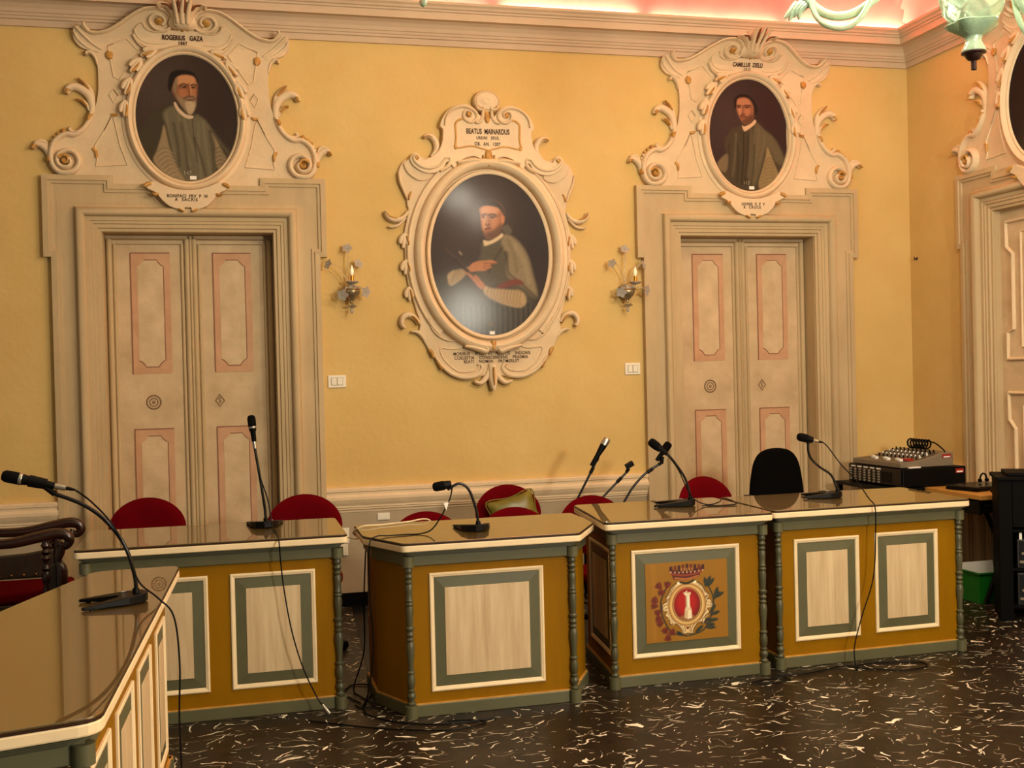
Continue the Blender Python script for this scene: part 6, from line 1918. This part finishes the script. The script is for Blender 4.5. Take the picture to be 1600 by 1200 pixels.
t = thing('audio_mixer', 'grey audio mixing console with rows of knobs on top of the black amplifier', 'mixer', (4.605, -0.60, AZ + 0.130), math.radians(3))
b = MB()
pr = [(-0.225, 0.004), (0.20, 0.004), (0.20, 0.098), (0.10, 0.092), (-0.06, 0.050), (-0.225, 0.040)]
for y in (-0.265, 0.29):
    b.v += [(x, y, z) for x, z in pr]
n = len(pr)
b.f = [tuple(range(n)), tuple(range(2 * n - 1, n - 1, -1))] + [(i, (i + 1) % n, n + (i + 1) % n, n + i) for i in range(n)]
obj('console', b, GREY, t, 0.005)
obj('control_surface', MB().add([(-0.215, -0.25, 0.0412), (-0.06, -0.25, 0.0512), (0.10, -0.25, 0.0935), (0.10, 0.275, 0.0935), (-0.06, 0.275, 0.0512), (-0.215, 0.275, 0.0412), (-0.215, -0.25, 0.039), (-0.06, -0.25, 0.049), (0.10, -0.25, 0.091), (0.10, 0.275, 0.091), (-0.06, 0.275, 0.049), (-0.215, 0.275, 0.039)],
    [(0, 1, 4, 5), (1, 2, 3, 4), (6, 11, 10, 7), (7, 10, 9, 8), (0, 6, 7, 1), (1, 7, 8, 2), (5, 4, 10, 11), (4, 3, 9, 10), (0, 5, 11, 6), (2, 8, 9, 3)]), GREY_D, t)
for r in range(6):
    xk = -0.05 + r * 0.029
    zk = 0.0535 + r * 0.0077
    b = MB()
    for c in range(10):
        b.lathe([(0.0065, 0.0), (0.005, 0.020), (0.004, 0.021)], 8, Matrix.Translation((xk, -0.20 + c * 0.046, zk)) @ Matrix.Rotation(-0.25, 4, 'Y'))
    obj('knob_row', b, PAPER if r in (1, 3) else BLACK, t)
b = MB()
for c in range(9):
    b.box(-0.18 + 0.02 * (c % 3), -0.155 + 0.02 * (c % 3), -0.195 + c * 0.046, -0.180 + c * 0.046, 0.044, 0.060)
obj('fader_row', b, PAPER, t)
obj('red_fader', MB().box(-0.15, -0.10, -0.235, -0.16, 0.046, 0.064), REDPLASTIC, t, 0.003)
b = obj('red_badge', MB().box(0.11, 0.18, -0.2672, -0.2648, 0.060, 0.086), REDPLASTIC, t)
obj('badge_mark', MB().box(0.120, 0.172, -0.2682, -0.2672, 0.063, 0.072), PAPER, b)
obj('paper_tag', MB().box(-0.17, -0.08, -0.285, -0.264, 0.002, 0.010), PAPER, t)
b = MB()
for i in range(2):
    pts = []
    for k in range(60):
        a = 2 * PI * k / 9
        pts.append((0.12 + 0.030 * math.cos(a) + 0.01 * i, 0.10 - 0.0036 * k + 0.01 * i, 0.142 + 0.032 * math.sin(a)))
    b.tube(pts, 0.006, 6)
b.tube(smooth([(0.12, -0.11, 0.165), (0.13, -0.17, 0.155), (0.145, -0.23, 0.115), (0.15, -0.245, 0.097)], 5), 0.005, 6)
o = obj('coiled_cable', b, BLACK, None, smooth_=True)
o.location = (4.605, -0.60, AZ + 0.130)
o.rotation_euler = (0, 0, math.radians(3))
tag(o, 'black cable coiled in a bundle on top of the grey mixer', 'cable')
cable('black cable curving out of the right side of the grey mixer', [(4.812, -0.70, AZ + 0.17), (4.86, -0.71, AZ + 0.175), (4.895, -0.72, AZ + 0.15), (4.905, -0.72, AZ + 0.09), (4.915, -0.73, AZ + 0.005)], 0.007, group=None)

t = thing('laptop', 'closed black laptop on the light wooden table top', 'laptop', (4.825, -1.12, 0.700), math.radians(14))
b0 = obj('base_unit', MB().box(-0.18, 0.18, -0.125, 0.125, 0.002, 0.020), BLACK, t, 0.004)
obj('lid', MB().box(-0.18, 0.18, -0.125, 0.125, 0.021, 0.032), BLACK_S, t, 0.004)
t = thing('computer_mouse', 'black computer mouse on the wooden table top beside the laptop', 'mouse', (4.775, -1.36, 0.700), 0.3)
obj('shell', MB().ball((0, 0, 0.012), 0.03, 1.0, 1.6, 0.75, 14), BLACK, t, smooth_='all')
obj('scroll_wheel', MB().lathe([(0.006, -0.004), (0.006, 0.004)], 10, Matrix.Translation((0, -0.025, 0.030)) @ Matrix.Rotation(PI / 2, 4, 'Y')), GREY_D, t)
t = thing('headphones', 'black headset loop standing on the closed laptop at the right wall', 'headphones', (4.90, -1.06, 0.733), 0.2)
pts = [(0.032 * math.cos(PI * k / 10), 0.0, 0.016 + 0.046 * math.sin(PI * k / 10)) for k in range(11)]
obj('headband', MB().tube(pts, 0.006, 8), BLACK, t, smooth_=True)
for sg in (-1, 1):
    obj('ear_pad', MB().lathe([(0.012, -0.008), (0.015, 0.0), (0.012, 0.008)], 12, Matrix.Translation((sg * 0.032, 0, 0.0165)) @ Matrix.Rotation(PI / 2, 4, 'Y')), BLACK, t, smooth_=True)

t = thing('storage_box', 'open green plastic storage box on the floor under the wooden table', 'box', (4.61, -1.385, 0), math.radians(0))
W_, D_, Hb = 0.36, 0.27, 0.185
b = MB().box(0.012, W_ - 0.012, 0.012, D_ - 0.012, 0.0, 0.008)
for x0, x1, y0_, y1_ in ((0.0, W_, 0.0, 0.008), (0.0, W_, D_ - 0.008, D_), (0.0, 0.008, 0.008, D_ - 0.008), (W_ - 0.008, W_, 0.008, D_ - 0.008)):
    b.box(x0, x1, y0_, y1_, 0.0, Hb)
obj('bin', b, GREENBOX, t)
r_ = MB()
for x0, x1, y0_, y1_ in ((-0.010, W_ + 0.010, -0.010, 0.004), (-0.010, W_ + 0.010, D_ - 0.004, D_ + 0.010), (-0.010, 0.004, 0.004, D_ - 0.004), (W_ - 0.004, W_ + 0.010, 0.004, D_ - 0.004)):
    r_.box(x0, x1, y0_, y1_, Hb, Hb + 0.010)
obj('rim', r_, GREENBOX, t)
o = obj('display_board', MB().obox((4.745, -1.20, 0.13), (0.235, 0.016, 0.205), Matrix.Rotation(-0.2, 3, 'X')), PAPER, None, 0.002)
tag(o, 'white board standing in the green storage box', 'board')
for k, (a, b_) in enumerate((((4.60, -0.98, 0.64), (4.70, -1.02, 0.02)), ((4.62, -0.80, 0.64), (4.60, -0.94, 0.02)), ((4.66, -0.92, 0.60), (4.80, -1.0, 0.02)))):
    ms = tag(obj('folded_stand', MB().tube([a, b_], (0.022, 0.018, 0.010)[k], 8), BLACK, None, smooth_=True), ('thick black folded stand leaning under the wooden table, behind the green box', 'slim black folded stand leaning under the wooden table, nearest the right desk', 'thin black rod leaning under the wooden table above the white board')[k], 'stand', 'folded stands under the table')

t = thing('equipment_cabinet', 'black equipment cabinet cut off by the right edge of the photo', 'cabinet', (4.418, -1.835, 0), -0.55)
CABM = Matrix.Translation((4.418, -1.835, 0)) @ Matrix.Rotation(-0.55, 4, 'Z')
CW, CD, CH = 0.60, 0.34, 0.86
obj('side_panel', MB().box(0.0, 0.075, 0.0, CD, 0.0, CH - 0.022), EBONY, t, 0.003)
obj('side_panel', MB().box(CW - 0.03, CW, 0.0, CD, 0.0, CH - 0.022), EBONY, t, 0.003)
obj('back_panel', MB().box(0.075, CW - 0.03, CD - 0.02, CD, 0.04, CH - 0.022), EBONY, t)
obj('cabinet_top', MB().box(-0.014, CW + 0.01, -0.014, CD, CH - 0.022, CH), EBONY, t, 0.004)
obj('drawer_front', MB().box(0.076, CW - 0.031, 0.0, 0.02, 0.56, CH - 0.024), EBONY, t, 0.003)
for z in (0.08, 0.30, 0.53):
    obj('shelf', MB().box(0.075, CW - 0.03, 0.01, CD - 0.02, z, z + 0.016), EBONY, t)
obj('lid_tray', MB().box(0.05, CW - 0.03, 0.03, CD - 0.03, CH, CH + 0.022), EBONY, t, 0.004)
for k, (z, h, lab) in enumerate(((0.096, 0.19, 'dark boxed device with pale labels on the lower shelf of the black cabinet'), (0.316, 0.17, 'dark boxed device on the upper shelf of the black cabinet'))):
    d = thing('rack_device', lab, 'device', tuple(CABM @ Vector((0.10, 0.02, z))), -0.55)
    obj('case', MB().box(0.0, 0.44, 0.0, 0.26, 0.0, h), mat('dark_case_%d' % k, srgb(34, 30, 26), 0.5), d, 0.004)
    f = obj('front_panel', MB().box(0.01, 0.43, -0.004, 0.0, 0.01, h - 0.01), BLACK_S, d)
    lb = MB()
    for i in range(2):
        lb.box(0.012 + i * 0.012, 0.040 + i * 0.012, -0.0052, -0.004, 0.03 + i * 0.05, 0.045 + i * 0.05)
    obj('label_strip', lb, GREY, f)
o = obj('white_tag', MB().merge(MB().box(0.112, 0.127, 0.020, 0.024, 0.486, 0.526), CABM), PAPER, None)
tag(o, 'narrow white tag standing on the upper device in the black cabinet', 'tag')

# ================================================================== chandeliers
def chandelier(label, loc, tip=True, watts=40):
    t = thing('chandelier', label, 'chandelier', loc, 0.0, 'blown glass chandeliers')
    x_, y_, z_ = loc
    if tip:
        cp = obj('cap', MB().lathe([(0.004, 0.0), (0.0105, 0.002), (0.0105, 0.036), (0.022, 0.040), (0.030, 0.050), (0.034, 0.060), (0.046, 0.064), (0.046, 0.070), (0.02, 0.074)], 20), CAPMETAL, t, smooth_=True)
        obj('neck', MB().lathe([(0.045, 0.070), (0.046, 0.078), (0.036, 0.095), (0.030, 0.112), (0.034, 0.130), (0.05, 0.150)], 24), GREENGLASS, t, smooth_=True)
        obj('ruffled_cup', MB().lathe([(0.032, 0.128), (0.052, 0.140), (0.086, 0.164), (0.096, 0.176), (0.092, 0.181), (0.075, 0.170), (0.04, 0.15)], 48, None, lambda a, i: 1 + (0.10 if i > 1 else 0.02) * math.cos(5 * a)), GREENGLASS, t, smooth_=True)
        # pineapple with a raised diamond net
        na, nz = 72, 60
        b = MB()
        vs, fs = [], []
        for j in range(nz + 1):
            q = j / nz
            z = 0.160 + 0.27 * q
            r = 0.118 * math.sin(PI * (0.12 + 0.80 * q)) ** 0.75
            for i in range(na):
                a = 2 * PI * i / na
                k1, k2 = math.cos(6 * a + q * 17), math.cos(6 * a - q * 17)
                r2 = r * (0.97 + 0.10 * max(k1 ** 6 if k1 > 0 else 0, k2 ** 6 if k2 > 0 else 0))
                vs.append((r2 * math.cos(a), r2 * math.sin(a), z))
        for j in range(nz):
            for i in range(na):
                k = (i + 1) % na
                fs.append((j * na + i, j * na + k, (j + 1) * na + k, (j + 1) * na + i))
        b.add(vs, fs)
        obj('pineapple_finial', b, GREENGLASS, t, smooth_='all')
    else:
        obj('glass_drop', MB().lathe([(0.002, 0.0), (0.010, 0.006), (0.014, 0.018), (0.010, 0.034), (0.006, 0.05), (0.012, 0.06), (0.02, 0.075), (0.03, 0.12), (0.02, 0.2)], 18), GREENGLASS, t, smooth_=True)
    zb = 0.42 if tip else 0.30
    obj('stem', MB().lathe([(0.03, zb - 0.02), (0.06, zb + 0.02), (0.09, zb + 0.06), (0.05, zb + 0.10), (0.03, zb + 0.2), (0.06, zb + 0.28), (0.03, zb + 0.36), (0.022, zb + 0.6), (0.012, 4.94 - z_)], 24), GREENGLASS, t, smooth_=True)
    for az in (143, 263, 23):
        a = math.radians(az)
        R_ = lambda r, z, s_=0.0: (r * math.cos(a) - s_ * math.sin(a), r * math.sin(a) + s_ * math.cos(a), z)
        zz = 0.0 if tip else 0.22
        arm = obj('arm', MB().tube(smooth([R_(0.06, 0.50 + zz), R_(0.20, 0.47 + zz), R_(0.32, 0.36 + zz), R_(0.40, 0.300 + zz), R_(0.47, 0.278 + zz), R_(0.54, 0.292 + zz), R_(0.60, 0.34 + zz), R_(0.66, 0.42 + zz), R_(0.70, 0.50 + zz)], 6), 0.0185, 12), GREENGLASS, t, smooth_=True)
        obj('curl', MB().tube(smooth([R_(0.345, 0.40 + zz, 0.03), R_(0.375, 0.31 + zz, 0.03), R_(0.42, 0.246 + zz, 0.03), R_(0.475, 0.222 + zz, 0.03), R_(0.54, 0.240 + zz, 0.03), R_(0.585, 0.29 + zz, 0.02), R_(0.60, 0.36 + zz, 0.01), R_(0.57, 0.42 + zz, 0.01)][::-1], 6), 0.0115, 12), GREENGLASS, t, smooth_=True)
        b = MB()
        for k in range(4):
            leaf_ = [R_(0.60 + 0.02 * k, 0.36 + zz), R_(0.645 + 0.014 * k, 0.325 + zz), R_(0.655 + 0.02 * k, 0.288 + zz + 0.012 * (k % 2))]
            b.tube(smooth(leaf_, 4), [0.012, 0.014, 0.015, 0.015, 0.014, 0.012, 0.010, 0.007, 0.003], 8)
        obj('glass_leaf', b, GREENGLASS, arm, smooth_=True)
        Tm = Matrix.Translation(R_(0.70, 0.50 + zz))
        cup = obj('cup', MB().lathe([(0.012, -0.01), (0.045, 0.005), (0.06, 0.03), (0.055, 0.034), (0.03, 0.016), (0.012, 0.012)], 24, Tm, lambda q, i: 1 + 0.06 * math.cos(8 * q)), GREENGLASS, t, smooth_=True)
        obj('bulb', MB().lathe([(0.010, 0.02), (0.012, 0.07), (0.018, 0.085), (0.022, 0.105), (0.016, 0.135), (0.004, 0.16)], 14, Tm), BULB, cup, smooth_=True)
        p = Vector(R_(0.70, 0.60 + zz)) + Vector(loc)
        lamp('chandelier_light', 'POINT', p, watts, WARM, shadow_soft_size=0.12)
    obj('canopy', MB().lathe([(0.03, 4.84 - z_), (0.09, 4.90 - z_), (0.10, 4.955 - z_)], 24), BRASS, t, smooth_=True)
    return t
chandelier('green blown-glass chandelier with a pineapple finial, hanging at the top right', (2.81, -3.83, 2.676), True, 88)
chandelier('blown-glass chandelier whose lowest drop just shows at the top, left of the middle', (0.672, -3.80, 2.808), False, 7)
